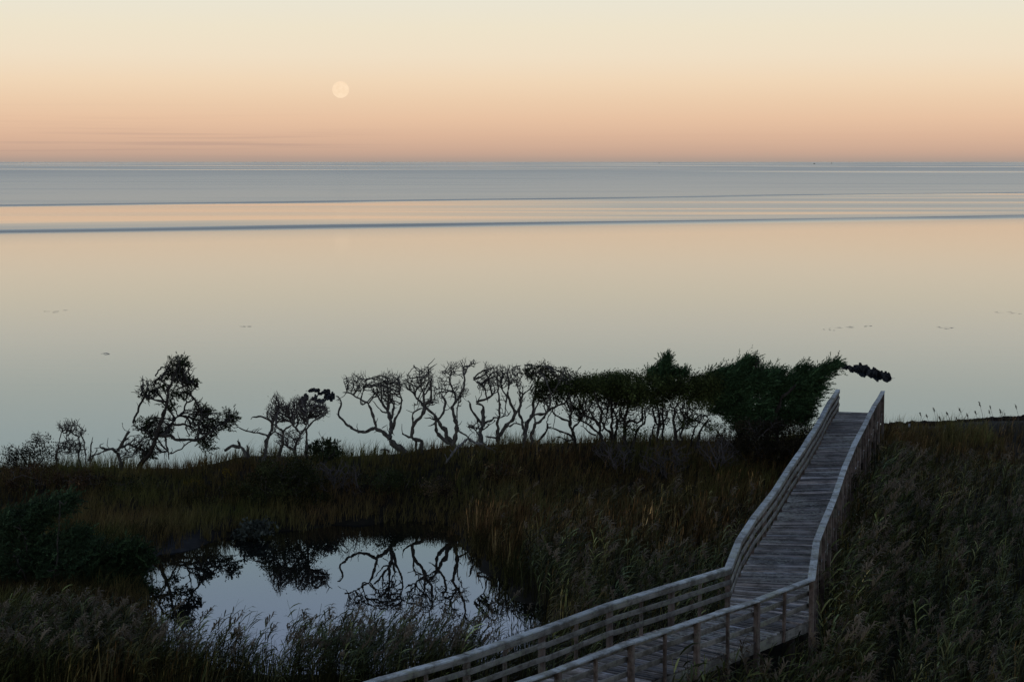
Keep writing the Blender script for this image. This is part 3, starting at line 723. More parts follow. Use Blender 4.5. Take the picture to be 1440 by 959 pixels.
tree('cedar_tree', 'largest windswept cedar with its crown blown out right beside the boardwalk', 'tree', [([(1098, 650), (1092, 615), (1090, 585), (1100, 560), (1120, 540)], 8, 2.5), ([(1091, 590), (1115, 575), (1132, 560)], 4, 1.6), ([(1093, 610), (1075, 590), (1068, 575)], 4, 1.8)], 78,
    [(1128, 590, 8, 14, 40), (1135, 610, 6, 12, 40)], foliage=cedar_crown([(1080, 545, 24, 16, 650), (1105, 545, 24, 16, 650), (1085, 528, 10, 7, 130), (1125, 535, 20, 11, 420), (1121, 521, 7, 6, 90), (1142, 530, 16, 9, 280), (1158, 521, 11, 6, 150), (1168, 515, 7, 4, 80), (1140, 548, 14, 10, 220), (1125, 562, 18, 14, 330), (1095, 575, 34, 18, 700), (1075, 595, 30, 16, 420), (1118, 585, 18, 16, 300), (1128, 578, 10, 8, 110)], CT, wind=(.95, 0, .42), L=.62, per=.8), bark=M_BARK)
# --- juniper with separated pads, left
tree('juniper_tree', 'leaning half-dead juniper with leafy pads standing alone on the left dune', 'tree', [
    ([(194, 660), (199, 650), (209, 640), (217, 624), (220, 611)], 6.5, 5.5), ([(220, 612), (236, 612), (254, 618), (275, 618), (290, 612), (302, 606)], 6, 2.2),
    ([(219, 614), (226, 596), (231, 582), (235, 564), (240, 543), (245, 525), (252, 510), (254, 504)], 6.5, 1.4), ([(228, 612), (236, 605), (245, 589), (258, 579), (263, 564), (268, 566), (273, 560)], 4.2, 2),
    ([(263, 566), (262, 550), (266, 540)], 2.2, 1.2), ([(235, 564), (226, 563), (215, 561), (205, 559), (196, 558)], 3.4, 1.5), ([(205, 559), (200, 553), (199, 545)], 1.4, .6), ([(215, 560), (211, 548)], 1.6, .8),
    ([(232, 614), (233, 624), (235, 634), (239, 646)], 2.4, 1.4), ([(234, 632), (240, 638)], 1.5, .8), ([(218, 622), (222, 632), (226, 640)], 3, 1.6), ([(226, 637), (234, 633)], 1.5, 1),
    ([(217, 620), (205, 606), (195, 603), (187, 598)], 3, 1.2), ([(278, 616), (280, 600), (283, 585), (280, 570)], 3, 1.2), ([(288, 612), (303, 602), (315, 600), (322, 588)], 2.4, 1.1), ([(240, 543), (228, 536), (222, 530)], 2, 1), ([(243, 535), (258, 537), (276, 540)], 2.2, 1)],
    YT, [(212, 548, 20, 16, 130), (250, 522, 22, 20, 200), (262, 545, 18, 16, 100), (225, 600, 26, 16, 140), (285, 598, 26, 28, 210), (322, 590, 12, 12, 50), (210, 632, 18, 14, 100)],
    foliage=cedar_crown([(252, 510, 15, 4, 120), (245, 522, 11, 5, 90), (246, 530, 14, 5, 110), (266, 537, 12, 5, 80), (228, 534, 6, 3, 26), (214, 547, 8, 3, 34), (206, 558, 12, 2.6, 50), (233, 547, 7, 6, 55), (250, 555, 15, 5, 100), (236, 571, 8, 9, 70),
        (213, 592, 9, 5, 50), (200, 599, 13, 6, 90), (212, 606, 16, 7, 110), (230, 610, 12, 4, 50), (278, 572, 6, 5, 30), (290, 577, 10, 6, 70), (280, 590, 12, 9, 100), (300, 594, 9, 6, 60), (294, 606, 14, 9, 130), (288, 622, 12, 6, 90), (293, 630, 9, 3, 40), (323, 584, 10, 6, 80), (322, 594, 8, 4, 45), (314, 602, 9, 4, 50), (212, 641, 12, 4, 60), (198, 634, 10, 8, 60)],
        (.036, .050, .022), wind=(.35, 0, .12), L=.32, depth=.8, per=.36), bark=M_BARK)
tree('dead_tree', 'broken dead trunk forked like antlers left of the juniper', 'dead tree', [
    ([(171, 660), (169, 646), (165, 636), (158, 631), (148, 631), (141, 629), (138, 622)], 6, 2.2), ([(166, 634), (173, 620), (179, 612), (183, 607)], 5, 3), ([(166, 632), (178, 625), (190, 628), (200, 632)], 3.5, 2),
    ([(155, 632), (140, 636), (132, 640), (124, 648)], 2.6, 2.4), ([(175, 620), (182, 614)], 2, 1.2), ([(126, 652), (133, 640), (138, 630)], 2.6, 1.4), ([(183, 607), (173, 604), (172, 596)], .9, .5)], YT - .3,
    [(196, 622, 12, 10, 120), (182, 636, 14, 10, 60)])
tree('dead_tree', 'small bare bush with an arched stem left of the broken trunk', 'dead tree', [
    ([(112, 655), (111, 640), (113, 626), (109, 614), (103, 607), (95, 605), (86, 609), (84, 622)], 3, 1.4), ([(80, 655), (79, 640), (82, 625)], 4, 3), ([(121, 652), (120, 638), (118, 622)], 2.6, 1.8), ([(127, 652), (127, 634), (129, 618)], 2.8, 1.4), ([(111, 615), (116, 606)], 1.5, .7), ([(100, 640), (96, 625), (92, 610)], 1.6, .9)], YT - .2,
    [(98, 602, 17, 9, 120), (110, 606, 10, 8, 50), (98, 630, 20, 10, 90)], foliage=oak_crown([(92, 634, 14, 7, 40), (110, 637, 12, 6, 30)], (.03, .028, .02), size=.06, per=.6))
tree('fallen_log', 'grey fallen log with a short upright spike on the dune grass', 'fallen log', [
    ([(316, 634), (326, 627), (336, 627), (343, 633), (349, 642)], 3.5, 5), ([(337, 628), (334, 619), (333, 618)], 4, 3), ([(350, 642), (350, 634), (350, 625)], 2.6, 2)], YT - .5)
tree('dead_tree', 'multi-stemmed grey bush tree with a dense twiggy flat top', 'dead tree', [
    ([(371, 650), (372, 636), (377, 617), (381, 606), (383, 596), (376, 588), (368, 585), (351, 587)], 6, 1.8), ([(377, 613), (365, 609), (354, 607), (343, 604), (333, 598)], 3.2, 1.4), ([(383, 596), (388, 586), (392, 575)], 3, 1.4),
    ([(391, 650), (393, 638), (397, 626), (397, 606), (391, 600), (385, 596)], 5, 2.4), ([(397, 608), (403, 602), (412, 595), (414, 582)], 4, 1.6), ([(418, 650), (416, 636), (416, 622), (423, 611), (416, 601), (408, 597)], 5, 2.2), ([(416, 634), (407, 629), (399, 622)], 4, 3),
    ([(423, 611), (430, 600), (432, 590)], 3, 1.6), ([(433, 650), (432, 633), (432, 601), (438, 595), (452, 585), (464, 576)], 5, 1.4), ([(434, 600), (430, 585), (440, 572)], 3, 1.3), ([(452, 585), (456, 575)], 1.8, .9), ([(380, 612), (389, 606), (388, 610)], 2.4, 1.4)],
    YT - .2, [(394, 580, 20, 16, 420), (420, 581, 20, 16, 460), (445, 578, 18, 13, 380), (388, 562, 8, 8, 40), (425, 565, 16, 6, 90), (405, 620, 20, 12, 80)], twigm=M_TWIG, foliage=oak_crown([(412, 619, 12, 5, 22), (418, 575, 25, 12, 30)], (.035, .03, .026), size=.05, per=.5), nmul=2.2, step=.08, kill=.10)

# --- shrubs
def shrub(name, label, base, Y, ells, tint, kind='leaf', twig=None, group=None, size=.075, per=1.0, stem=2.5, wind=(.5, 0, .5), depth=1.0, bark=None, tip=.009, L=.34):
    u, v = base; limbs = []
    for e in ells[:6]:
        limbs.append(([(u + rng.normal(0, 2), v), ((u + e[0]) / 2 + rng.normal(0, 2), (v + e[1]) / 2 + 3), (e[0], e[1])], stem, 1))
    fol = None
    if kind == 'leaf': fol = oak_crown(ells, tint, size=size, per=per)
    elif kind == 'cedar': fol = cedar_crown(ells, tint, wind=wind, L=L, per=per, depth=depth)
    b0 = P(u, v, Y); t = thing(name, b0, label, 'shrub', group)
    LT, TT, tips = grow(limbs, Y, list(twig or []), tip=tip, yspread=.9, nmul=.75, bristle=.0)
    LT.build('stem', bark or M_BARK, t); TT.build('twigs', bark or M_TWIG, t)
    if fol: fol(t, Y, tips if kind == 'leaf' else [])
    return t
shrub('shrub', 'leafy dark shrub with bare twig tips at the far left of the dune', (45, 662), YT - .2, [(8, 645, 14, 9, 110), (30, 640, 14, 10, 130), (50, 629, 14, 12, 160), (65, 640, 10, 11, 110), (45, 650, 30, 8, 160)], (.026, .026, .016), twig=[(58, 618, 14, 9, 80), (20, 634, 18, 8, 40)], per=.8)
shrub('shrub', 'small dark conifer shrub at the foot of the grey bush tree', (450, 655), YT - .6, [(440, 633, 10, 6, 90), (452, 630, 12, 9, 150), (466, 626, 9, 5, 70), (470, 637, 10, 6, 80), (455, 643, 20, 8, 150)], (.045, .062, .03), 'cedar', per=.45, twig=[(452, 616, 3, 8, 12)], wind=(.2, 0, .6), L=.26)
shrub('shrub', 'pale bare shrub tangled in front of the small conifer shrub', (478, 712), 72, [(460, 660, 14, 8, 0), (490, 668, 18, 8, 0), (440, 668, 12, 8, 0), (505, 690, 14, 8, 0), (470, 680, 14, 8, 0)], None, None, twig=[(445, 665, 20, 18, 150), (482, 668, 28, 18, 220), (500, 692, 22, 12, 120), (435, 690, 14, 14, 60)], bark=M_TWIG, stem=1.6, tip=.012)
BU = 'silvery bare thickets below the oaks'
for lab, base, Y, tw in (('silvery bare thicket below the leftmost oak stems', (872, 672), 73.5, [(870, 640, 26, 18, 200), (848, 632, 18, 12, 90)]), ('silvery bare thicket with one bright bent limb below the curved oak', (945, 690), 72.5, [(942, 645, 30, 24, 260), (915, 650, 18, 18, 120)]),
                         ('silvery bare thicket at the shadowed foot of the broad cedar', (1005, 672), 73.5, [(1005, 632, 30, 20, 260), (1025, 645, 16, 16, 100)])):
    shrub('bare_shrub', lab, base, Y, [(t[0] + a, t[1] + b2, 5, 5, 0) for t in tw for a, b2 in ((-10, 4), (9, -3))], None, None, twig=tw, bark=M_TWIG, stem=1.8, group=BU, tip=.010)
DB = 'dark rounded shrubs on the dune slope'
for lab, base, Y, el, tn in (('dark rounded shrub above the middle of the pond', (395, 742), 70.8, [(375, 690, 30, 36, 620), (415, 685, 30, 38, 640), (440, 700, 24, 28, 360), (400, 660, 34, 20, 420)], (.038, .044, .017)),
        ('low olive shrub left of the dark rounded shrub', (318, 735), 71.5, [(290, 705, 36, 20, 420), (335, 705, 30, 24, 420), (250, 720, 24, 14, 220)], (.045, .048, .016)),
        ('dark understory shrub beneath the largest cedar', (1085, 690), 75, [(1060, 635, 40, 30, 620), (1100, 618, 26, 30, 520), (1030, 625, 22, 22, 260), (1060, 605, 26, 14, 260), (1075, 668, 36, 20, 380), (1120, 640, 14, 24, 200)], (.034, .030, .018)),
        ('olive scrub bush on the slope below the leaning juniper', (185, 705), 72.6, [(180, 684, 26, 12, 300), (205, 690, 18, 10, 180)], (.052, .056, .022)),
        ('russet scrub bush between the juniper shrub and the pond', (232, 742), 70.5, [(228, 720, 20, 14, 260), (250, 728, 14, 9, 130)], (.070, .044, .022)),
        ('green scrub bush on the slope below the leftmost large dead tree', (548, 702), 72.2, [(540, 676, 28, 13, 320), (565, 684, 18, 11, 180)], (.046, .058, .022)),
        ('tan twiggy bush on the slope below the pale fallen limb', (618, 712), 71.8, [(610, 688, 22, 14, 240), (632, 694, 16, 11, 160)], (.085, .062, .034)),
        ('straw brown bush at the edge of the rusty reeds below the forked dead tree', (715, 700), 73, [(705, 668, 24, 15, 300), (732, 674, 18, 12, 200)], (.095, .060, .030)),
        ('reddish brown low shrub on the left end of the dune', (70, 700), 73, [(50, 672, 50, 14, 420), (115, 676, 36, 12, 260)], (.075, .046, .024))):
    shrub('dune_shrub', lab, base, Y, el, tn, twig=[(e[0], e[1], e[2], e[3], 40) for e in el], group=DB)
shrub('juniper_shrub', 'large dark juniper shrub with windblown sprays left of the pond', (75, 880), 58, [(60, 716, 34, 9, 260), (85, 706, 18, 7, 120), (25, 735, 40, 16, 420), (20, 780, 50, 40, 700), (90, 790, 60, 40, 900), (60, 840, 70, 30, 600), (105, 752, 18, 6, 90)], (.040, .068, .034), 'cedar', wind=(.8, -.1, .35), stem=4, L=.5)
shrub('juniper_shrub', 'lower juniper shrub reaching out over the left edge of the pond', (165, 880), 57.5, [(175, 775, 26, 12, 300), (190, 790, 20, 18, 300), (150, 800, 40, 28, 600), (165, 840, 45, 30, 700)], (.034, .058, .026), 'cedar', wind=(.6, -.2, .25), stem=3, L=.42)
shrub('leafy_plant', 'small plant with pale grey leaves at the far pond edge', (352, 762), 66.3, [(356, 744, 13, 6, 50), (345, 750, 12, 6, 45), (366, 742, 6, 4, 20)], (.075, .085, .07), size=.16, per=.6, stem=1)
# goldenrod: yellow flowers on the dune slope
GOLD = 'goldenrod in flower on the dune slope'
for k, (u, v, lab) in enumerate([(318, 664, 'yellow goldenrod highest on the slope near the fallen log'), (262, 682, 'yellow goldenrod with two bright heads in the middle of the patch'), (240, 692, 'yellow goldenrod at the left edge of the patch'), (298, 692, 'yellow goldenrod at the lower right of the patch'), (278, 676, 'faint yellow goldenrod below the juniper limb')]):
    Y = 72.8; b0 = P(u, v + 18, Y); t = thing('goldenrod', b0, lab, 'flower', GOLD); tb = Tubes(); C = []
    for q in range(7):
        top = P(u + rng.uniform(-9, 9), v + rng.uniform(-5, 5), Y + rng.uniform(-.2, .2)); tb.add([b0 + rng.normal(0, .04, 3), (b0 + top) / 2 + rng.normal(0, .03, 3), top], .008, 4, False)
        C.append(top + rng.normal(0, .045, (24, 3)) * (1, 1, 1.4))
    tb.build('stem', M_BARK, t); Vq, Fq, T = leaf_quads(np.concatenate(C), .05, tint=(.22, .16, .015), var=.3); mesh('flower_head', Vq, [Fq], M_LEAF, t, tint=T)

# ------------------------------------------------------------------ reeds and grass (uncountable growth)
DECKPOLY = np.array(offs(LN, -.2) + offs(RN, .2)[::-1])
def reed_template(r, plume, h):
    V = []; Fq = []; T = []
    lean = r.normal(0, .07, 2) + (.06, 0)
    ax = lambda s: np.array((lean[0] * h * s * s * 2, lean[1] * h * s * s * 2, h * s))
    def ribbon(pts, ws, side, t):
        n0 = len(V)
        for p, w_ in zip(pts, ws):
            V.append(p - side * w_ / 2); V.append(p + side * w_ / 2); T.extend([t, t])
        for k in range(len(pts) - 1): Fq.append((n0 + 2 * k, n0 + 2 * k + 1, n0 + 2 * k + 3, n0 + 2 * k + 2))
    a = r.uniform(0, 6.28); ribbon([ax(s) for s in (0, .35, .7, 1)], [.016, .015, .012, .008], np.array((math.cos(a), math.sin(a), 0)), (.9, .8, .65))
    nl = r.integers(8, 11); a = r.uniform(0, 6.28)
    for k in range(nl):
        s = .30 + .66 * k / nl; a += math.pi + r.normal(0, .5); Ls = r.uniform(.30, .55) * (1.1 - .4 * s)
        d = np.array((math.cos(a) * .55 + .8, math.sin(a) * .75, 0)); d /= np.linalg.norm(d); sd = np.array((-d[1], d[0], 0)) + (0, 0, r.normal(0, .4)); sd /= np.linalg.norm(sd)
        rise = r.uniform(.3, 1.25); p0 = ax(s); b_ = r.uniform(.45, 1.8); tt = (b_, b_, b_)
        pts = [p0, p0 + d * Ls * .3 + (0, 0, Ls * .42 * rise), p0 + d * Ls * .68 + (0, 0, Ls * .68 * rise), p0 + d * Ls * 1.0 + (0, 0, Ls * (.74 * rise - .06))]
        ribbon(pts, [.016, .034, .024, .003], sd, tt)
    if plume:
        for k in range(12):
            s = .90 + .012 * k; p0 = ax(min(s, 1.05)); a = r.normal(0, 1.1); Ls = r.uniform(.10, .22)
            d = np.array((math.cos(a), math.sin(a), 0)); sd = np.array((-d[1], d[0], .3))
            ribbon([p0, p0 + d * Ls * .45 + (0, 0, Ls * .7), p0 + d * Ls + (0, 0, Ls * .55)], [.012, .035, .006], sd, (-1, -1, -1))
    return np.array(V), np.array(Fq), np.array(T)
rr = np.random.default_rng(3)
def rust_template(r):
    V = []; Fq = []; T = []
    for k in range(7):
        a = r.uniform(0, 6.28); b0 = np.array((r.normal(0, .09), r.normal(0, .09), 0)); h = r.uniform(.75, 1.45); ln = np.array((math.cos(a) * .12 + .06, math.sin(a) * .12, 0)) * h
        a2 = r.uniform(0, 3.14); sd = np.array((math.cos(a2), math.sin(a2), 0)); b_ = r.uniform(.5, 1.6); n0 = len(V)
        for q, w_ in ((0, .016), (.5, .02), (.82, .014), (1, .003)):
            p = b0 + ln * q * q + (0, 0, h * q); V.append(p - sd * w_ / 2); V.append(p + sd * w_ / 2); T.extend([(b_, b_, b_)] * 2)
        for q in range(3): Fq.append((n0 + 2 * q, n0 + 2 * q + 1, n0 + 2 * q + 3, n0 + 2 * q + 2))
        if r.random() < .45:
            p = b0 + ln + (0, 0, h); n0 = len(V); L = r.uniform(.12, .22)
            for q, w_ in ((-.6, .012), (0, .034), (.8, .004)): V.append(p - sd * w_ / 2 + (0, 0, q * L)); V.append(p + sd * w_ / 2 + (0, 0, q * L)); T.extend([(1.3, 1.15, 1.0)] * 2)
            for q in range(2): Fq.append((n0 + 2 * q, n0 + 2 * q + 1, n0 + 2 * q + 3, n0 + 2 * q + 2))
    return np.array(V), np.array(Fq), np.array(T)
REEDS = [reed_template(rr, k % 4 == 0, rr.uniform(1.55, 2.05)) for k in range(14)]
NREED = len(REEDS); REEDS += [rust_template(rr) for _ in range(8)]
def plant_many(pts, temps, scale, tint, plume_tint=(.165, .13, .085), which=None):
    """place template plants at pts with random turn; tint (n,3)"""
    Vs = []; Fs = []; Ts = []; n0 = 0
    if which is None:                       # rusty plants are upright grass, green ones reeds
        rs = tint[:, 0] / tint[:, 1] + rng.normal(0, .14, len(pts)); which = np.where(rs > 1.12, rng.integers(NREED, len(temps), len(pts)), rng.integers(0, NREED, len(pts)))
    for k, (TV, TF, TT) in enumerate(temps):
        ix = np.where(which == k)[0]
        if not len(ix): continue
        a = rng.normal(0, .75, len(ix)); c, s = np.cos(a)[:, None], np.sin(a)[:, None]; sc_ = scale[ix][:, None]
        X = TV[None, :, 0] * c - TV[None, :, 1] * s; Y = TV[None, :, 0] * s + TV[None, :, 1] * c
        lx = rng.normal(.07, .06, len(ix))[:, None]; ly = rng.normal(0, .07, len(ix))[:, None]; Z = np.broadcast_to(TV[None, :, 2], X.shape)
        W = np.stack([X * sc_ + lx * Z * Z * .5, Y * sc_ + ly * Z * Z * .5, Z * sc_], -1) + pts[ix][:, None]
        t = tint[ix][:, None] * np.abs(TT)[None]; pl = TT[:, 0] < 0
        if pl.any(): t[:, pl] = np.array(plume_tint) * np.exp(rng.normal(0, .3, (len(ix), 1, 1)))
        nv = len(TV); Fs.append((TF[None] + (np.arange(len(ix)) * nv)[:, None, None] + n0).reshape(-1, 4)); Vs.append(W.reshape(-1, 3)); Ts.append(t.reshape(-1, 3)); n0 += nv * len(ix)
    return np.concatenate(Vs), np.concatenate(Fs), np.concatenate(Ts)
def to_px(p):
    d = p - (0, 0, H); yb = d[:, 1] * CP - d[:, 2] * SP; zb = d[:, 1] * SP + d[:, 2] * CP
    return 720 + F * d[:, 0] / yb, 479.5 - F * zb / yb
def scatter(x0, x1, y0, y1, dens):
    n = int((x1 - x0) * (y1 - y0) * dens); x = rng.uniform(x0, x1, n); y = rng.uniform(y0, y1, n)
    p = np.stack([x, y], 1); return p, sdist(p, POND), sdist(p, DECKPOLY)
def vis(p, z, pad=80):
    q = np.stack([p[:, 0], p[:, 1], z], 1); u, v = to_px(q); return (u > -pad - 60) & (u < 1440 + pad + 60) & (v < 959 + 160)
def right_of_walk(p):         # > 0 on the right side of the boardwalk
    c = [(np.array(a) + b2) / 2 for a, b2 in zip(LN, RN)]; out = np.full(len(p), -1.0); ymid = np.array([q[1] for q in c]); xm = np.array([q[0] for q in c])
    return p[:, 0] - np.interp(p[:, 1], ymid, xm)
def reed_tint(p):
    n1 = wob(p[:, 0], p[:, 1], .55, 1); n2 = wob(p[:, 0], p[:, 1], 1.3, 5)
    yc, _ = crest(p[:, 0]); back = ss((p[:, 1] - (yc - np.where(p[:, 0] < np.interp(p[:, 1], [45, 80], [6, 15]), 24, 17))) / 13)
    rust = np.clip(.12 + .62 * back + .40 * n1 + .25 * n2 + rng.normal(0, .22, len(p)), 0, 1)[:, None]
    green = np.array((.076, .092, .034)); brn = np.array((.128, .078, .034)); blue = np.array((.070, .108, .070))
    t = green * (1 - rust) + brn * rust; bl = (np.clip(n2 * .6, 0, .7) * (1 - rust[:, 0]))[:, None]
    return (t * (1 - bl) + blue * bl) * np.exp(rng.normal(-.12, .7, len(p)))[:, None]
def reed_bed(name, p, label, smin=.75, smax=1.15):
    z = zg(p[:, 0], p[:, 1]); s = rng.uniform(smin, smax, len(p)) * (1 + .18 * wob(p[:, 0], p[:, 1], .8, 9))
    V, Fq, T = plant_many(np.stack([p[:, 0], p[:, 1], z], 1), REEDS, s, reed_tint(p))
    o = mesh(name, V, [Fq], M_REED, tint=T); return tag(o, label, 'reeds', kind='stuff')
# right of the boardwalk
p, sd, dd = scatter(0, 30, 33, 85, 11); yc, _ = crest(p[:, 0]); k = (right_of_walk(p) > 0) & (dd > .02) & (wob(p[:, 0], p[:, 1], 1.1, 21) + rng.normal(0, .3, len(p)) > -.42) & (p[:, 1] < yc - 1.2) & vis(p, np.full(len(p), .5))
p2, sd2, dd2 = scatter(-2, 20, 33, 82, 22); yc2, _ = crest(p2[:, 0]); k2 = (right_of_walk(p2) > 0) & (dd2 > -.85) & (dd2 < 1.3) & (p2[:, 1] < yc2 - 1.2) & (sd2 > .3) & vis(p2, np.full(len(p2), .5))
k = np.concatenate([k, k2]); p = np.concatenate([p, p2]); dd = np.concatenate([dd, dd2]); yc = np.concatenate([yc, yc2])
hgt = np.clip((yc[k] - p[k][:, 1]) / 14, .45, 1) * np.where(dd[k] < .05, .72, 1 + .32 * np.clip(1.5 - dd[k], 0, 1))
pr = p[k]; z = zg(pr[:, 0], pr[:, 1]); s = rng.uniform(.65, 1.2, len(pr)) * hgt * (1 + .16 * wob(pr[:, 0], pr[:, 1], .8, 9))
V, Fq, T = plant_many(np.stack([pr[:, 0], pr[:, 1], z], 1), REEDS, s, reed_tint(pr)); tag(mesh('reed_bed', V, [Fq], M_REED, tint=T), 'tall reed bed filling the marsh right of the boardwalk', 'reeds', kind='stuff')
n_r = len(pr)
# between pond and boardwalk
p, sd, dd = scatter(-4, 16, 44, 78, 13); yc, _ = crest(p[:, 0]); u_, v_ = to_px(np.stack([p[:, 0], p[:, 1], np.full(len(p), .4)], 1))
k = (right_of_walk(p) < 0) & (dd > .1) & (sd > .25) & (wob(p[:, 0], p[:, 1], 1.1, 21) + rng.normal(0, .3, len(p)) > -.42) & (p[:, 1] < yc - 1.0) & (u_ > np.interp(v_, [640, 735, 760, 850, 900, 960], [700, 640, 640, 690, 745, 860]) + rng.normal(0, 12, len(p))) & vis(p, np.full(len(p), .5))
pr = p[k]; yc = yc[k]; hgt = np.clip((yc - pr[:, 1]) / 12, .45, 1); z = zg(pr[:, 0], pr[:, 1]); s = rng.uniform(.6, 1.15, len(pr)) * hgt * (1 + .16 * wob(pr[:, 0], pr[:, 1], .8, 9))
V, Fq, T = plant_many(np.stack([pr[:, 0], pr[:, 1], z], 1), REEDS, s, reed_tint(pr)); tag(mesh('reed_bed', V, [Fq], M_REED, tint=T), 'reed bed between the pond and the boardwalk, rusty toward the dune', 'reeds', kind='stuff')
n_m = len(pr)
# near side of the pond
p, sd, dd = scatter(-17, 2, 44.5, 53.5, 36); u_, v_ = to_px(np.stack([p[:, 0], p[:, 1], np.full(len(p), .3)], 1))
edge = np.interp(u_, [0, 150, 215, 330, 380, 430, 455, 560, 640, 690], [915, 925, 948, 962, 980, 952, 936, 938, 952, 985])
k = (dd > .25) & ((v_ > edge + rng.normal(0, 7, len(p))) | ((v_ > 895) & (u_ > 560) & (rng.random(len(p)) < .05))) & (right_of_walk(p) < 0) & vis(p, np.full(len(p), .5))
pr = p[k]; z = np.maximum(zg(pr[:, 0], pr[:, 1]), -.1); s = rng.uniform(.7, 1.12, len(pr))
V, Fq, T = plant_many(np.stack([pr[:, 0], pr[:, 1], z], 1), REEDS, s, reed_tint(pr)); tag(mesh('reed_bed', V, [Fq], M_REED, tint=T), 'reed bed along the near edge of the pond at bottom left', 'reeds', kind='stuff')
n_f = len(pr)
# dune grass
def blades(p, z, h, tint, w_=.018, m_=5):
    n = len(p); P3 = np.stack([p[:, 0], p[:, 1], z], 1); P3 = np.repeat(P3, m_, 0) + np.concatenate([rng.normal(0, .06, (n * m_, 2)), np.zeros((n * m_, 1))], 1); N = n * m_
    hh = np.repeat(h, m_) * rng.uniform(.6, 1.15, N); a = rng.uniform(0, 6.28, N); b_ = rng.uniform(.1, .5, N)
    d = np.stack([np.cos(a) + .4, np.sin(a), np.zeros(N)], 1) * (hh * b_)[:, None]; s_ = np.stack([-np.sin(a + .7), np.cos(a + .7), np.zeros(N)], 1) * w_
    up = np.zeros((N, 3)); up[:, 2] = hh
    A = P3; B = P3 + d * .35 + up * .6; C = P3 + d + up * .95
    V = np.stack([A - s_ / 2, A + s_ / 2, B + s_ * .4, B - s_ * .4, C + s_ * .06, C - s_ * .06], 1).reshape(-1, 3)
    k = np.arange(N)[:, None] * 6; Fq = np.concatenate([k + np.array((0, 1, 2, 3)), k + np.array((3, 2, 4, 5))])
    T = np.repeat(np.repeat(tint, m_, 0) * np.exp(rng.normal(0, .3, N))[:, None], 6, 0); return V, Fq, T
p, sd, dd = scatter(-27, 22, 52, 84, 26); yc, _ = crest(p[:, 0])
k = (p[:, 1] < yc + 1.2) & (sd > rng.choice([.15, .1, -.1, -.5, -.9], len(p), p=[.5, .2, .15, .1, .05])) & (dd > .1) & vis(p, np.full(len(p), 1.)) & ((p[:, 0] < 0) | (p[:, 1] > yc - 9))
p = p[k]; yc = yc[k]; z = np.maximum(zg(p[:, 0], p[:, 1]), -.12); n1 = wob(p[:, 0], p[:, 1], .8, 4)[:, None] * .5 + .5; n2 = wob(p[:, 0], p[:, 1], .5, 8)[:, None] * .5 + .5
tn = np.array((.062, .066, .020)) * n1 + np.array((.074, .044, .020)) * (1 - n1); tn = tn * (1.05 + 1.8 * n2)
V, Fq, T = blades(p, z, (.26 + .42 * n2[:, 0] * n1[:, 0] + .12 * n2[:, 0]) * rng.choice([.7, 1, 1, 1.7], len(p)), tn); tag(mesh('dune_grass', V, [Fq], M_GRASS, tint=T), 'short olive and brown grass covering the dune beneath the trees', 'grass', kind='stuff')
# sedge along the left and low growth under the reeds
p, sd, dd = scatter(-24, 30, 43, 66, 12); k = (sd > .1) & (dd > .0) & vis(p, np.full(len(p), .3)) & ((p[:, 0] < 1) | (rng.random(len(p)) < .4)); p = p[k]; z = zg(p[:, 0], p[:, 1]); n1 = wob(p[:, 0], p[:, 1], .8, 4)[:, None] * .5 + .5
tn = np.array((.040, .048, .016)) * n1 + np.array((.045, .030, .014)) * (1 - n1)
V, Fq, T = blades(p, z, .55 + .4 * n1[:, 0], tn, .02); tag(mesh('marsh_sedge', V, [Fq], M_GRASS, tint=T), 'low sedge growing between the reeds and round the juniper shrubs', 'sedge', kind='stuff')
print('reeds', n_r, n_m, n_f, 'grass', len(p))
# single reed heads against the water, right of the boardwalk
SR = 'reed heads standing against the water'
for k, (u, v, vb, du) in enumerate([(1297, 580, 606, 6), (1305, 583, 604, 4), (1315, 573, 603, 4), (1335, 580, 600, 6), (1354, 574, 602, 9), (1362, 582, 602, 4), (1374, 578, 600, 5), (1381, 565, 600, 7), (1395, 570, 599, 5), (1392, 577, 599, 2), (1408, 576, 598, 3), (1431, 569, 597, 5), (1322, 586, 604, 2), (1346, 587, 602, 2)]):
    Y = 84 + (u - 1297) / 143 * 2.2; b0 = P(u + du * .4, vb + 3, Y); tp = P(u - du * .6, v, Y); t = thing('reed', b0, 'thin reed stalk with a feathery head standing above the dark bank', 'reed', SR)
    tb = Tubes(); mid = (b0 * .5 + tp * .5) + (.04, 0, .05); tb.add([b0, mid, tp], [.010, .008, .005], 4, False); tb.build('stem', M_TWIG, t)
    s_ = rng.uniform(.62, 1, 40)[:, None]; C = mid + (tp - mid) * s_ + rng.normal(0, .018, (40, 3)); Vq, Fq, T = leaf_quads(C, .075, axis=np.repeat((tp - mid)[None], 40, 0), tint=(.10, .085, .07), spread=.2, aspect=.3); mesh('seed_head', Vq, [Fq], M_REED, t, tint=T)

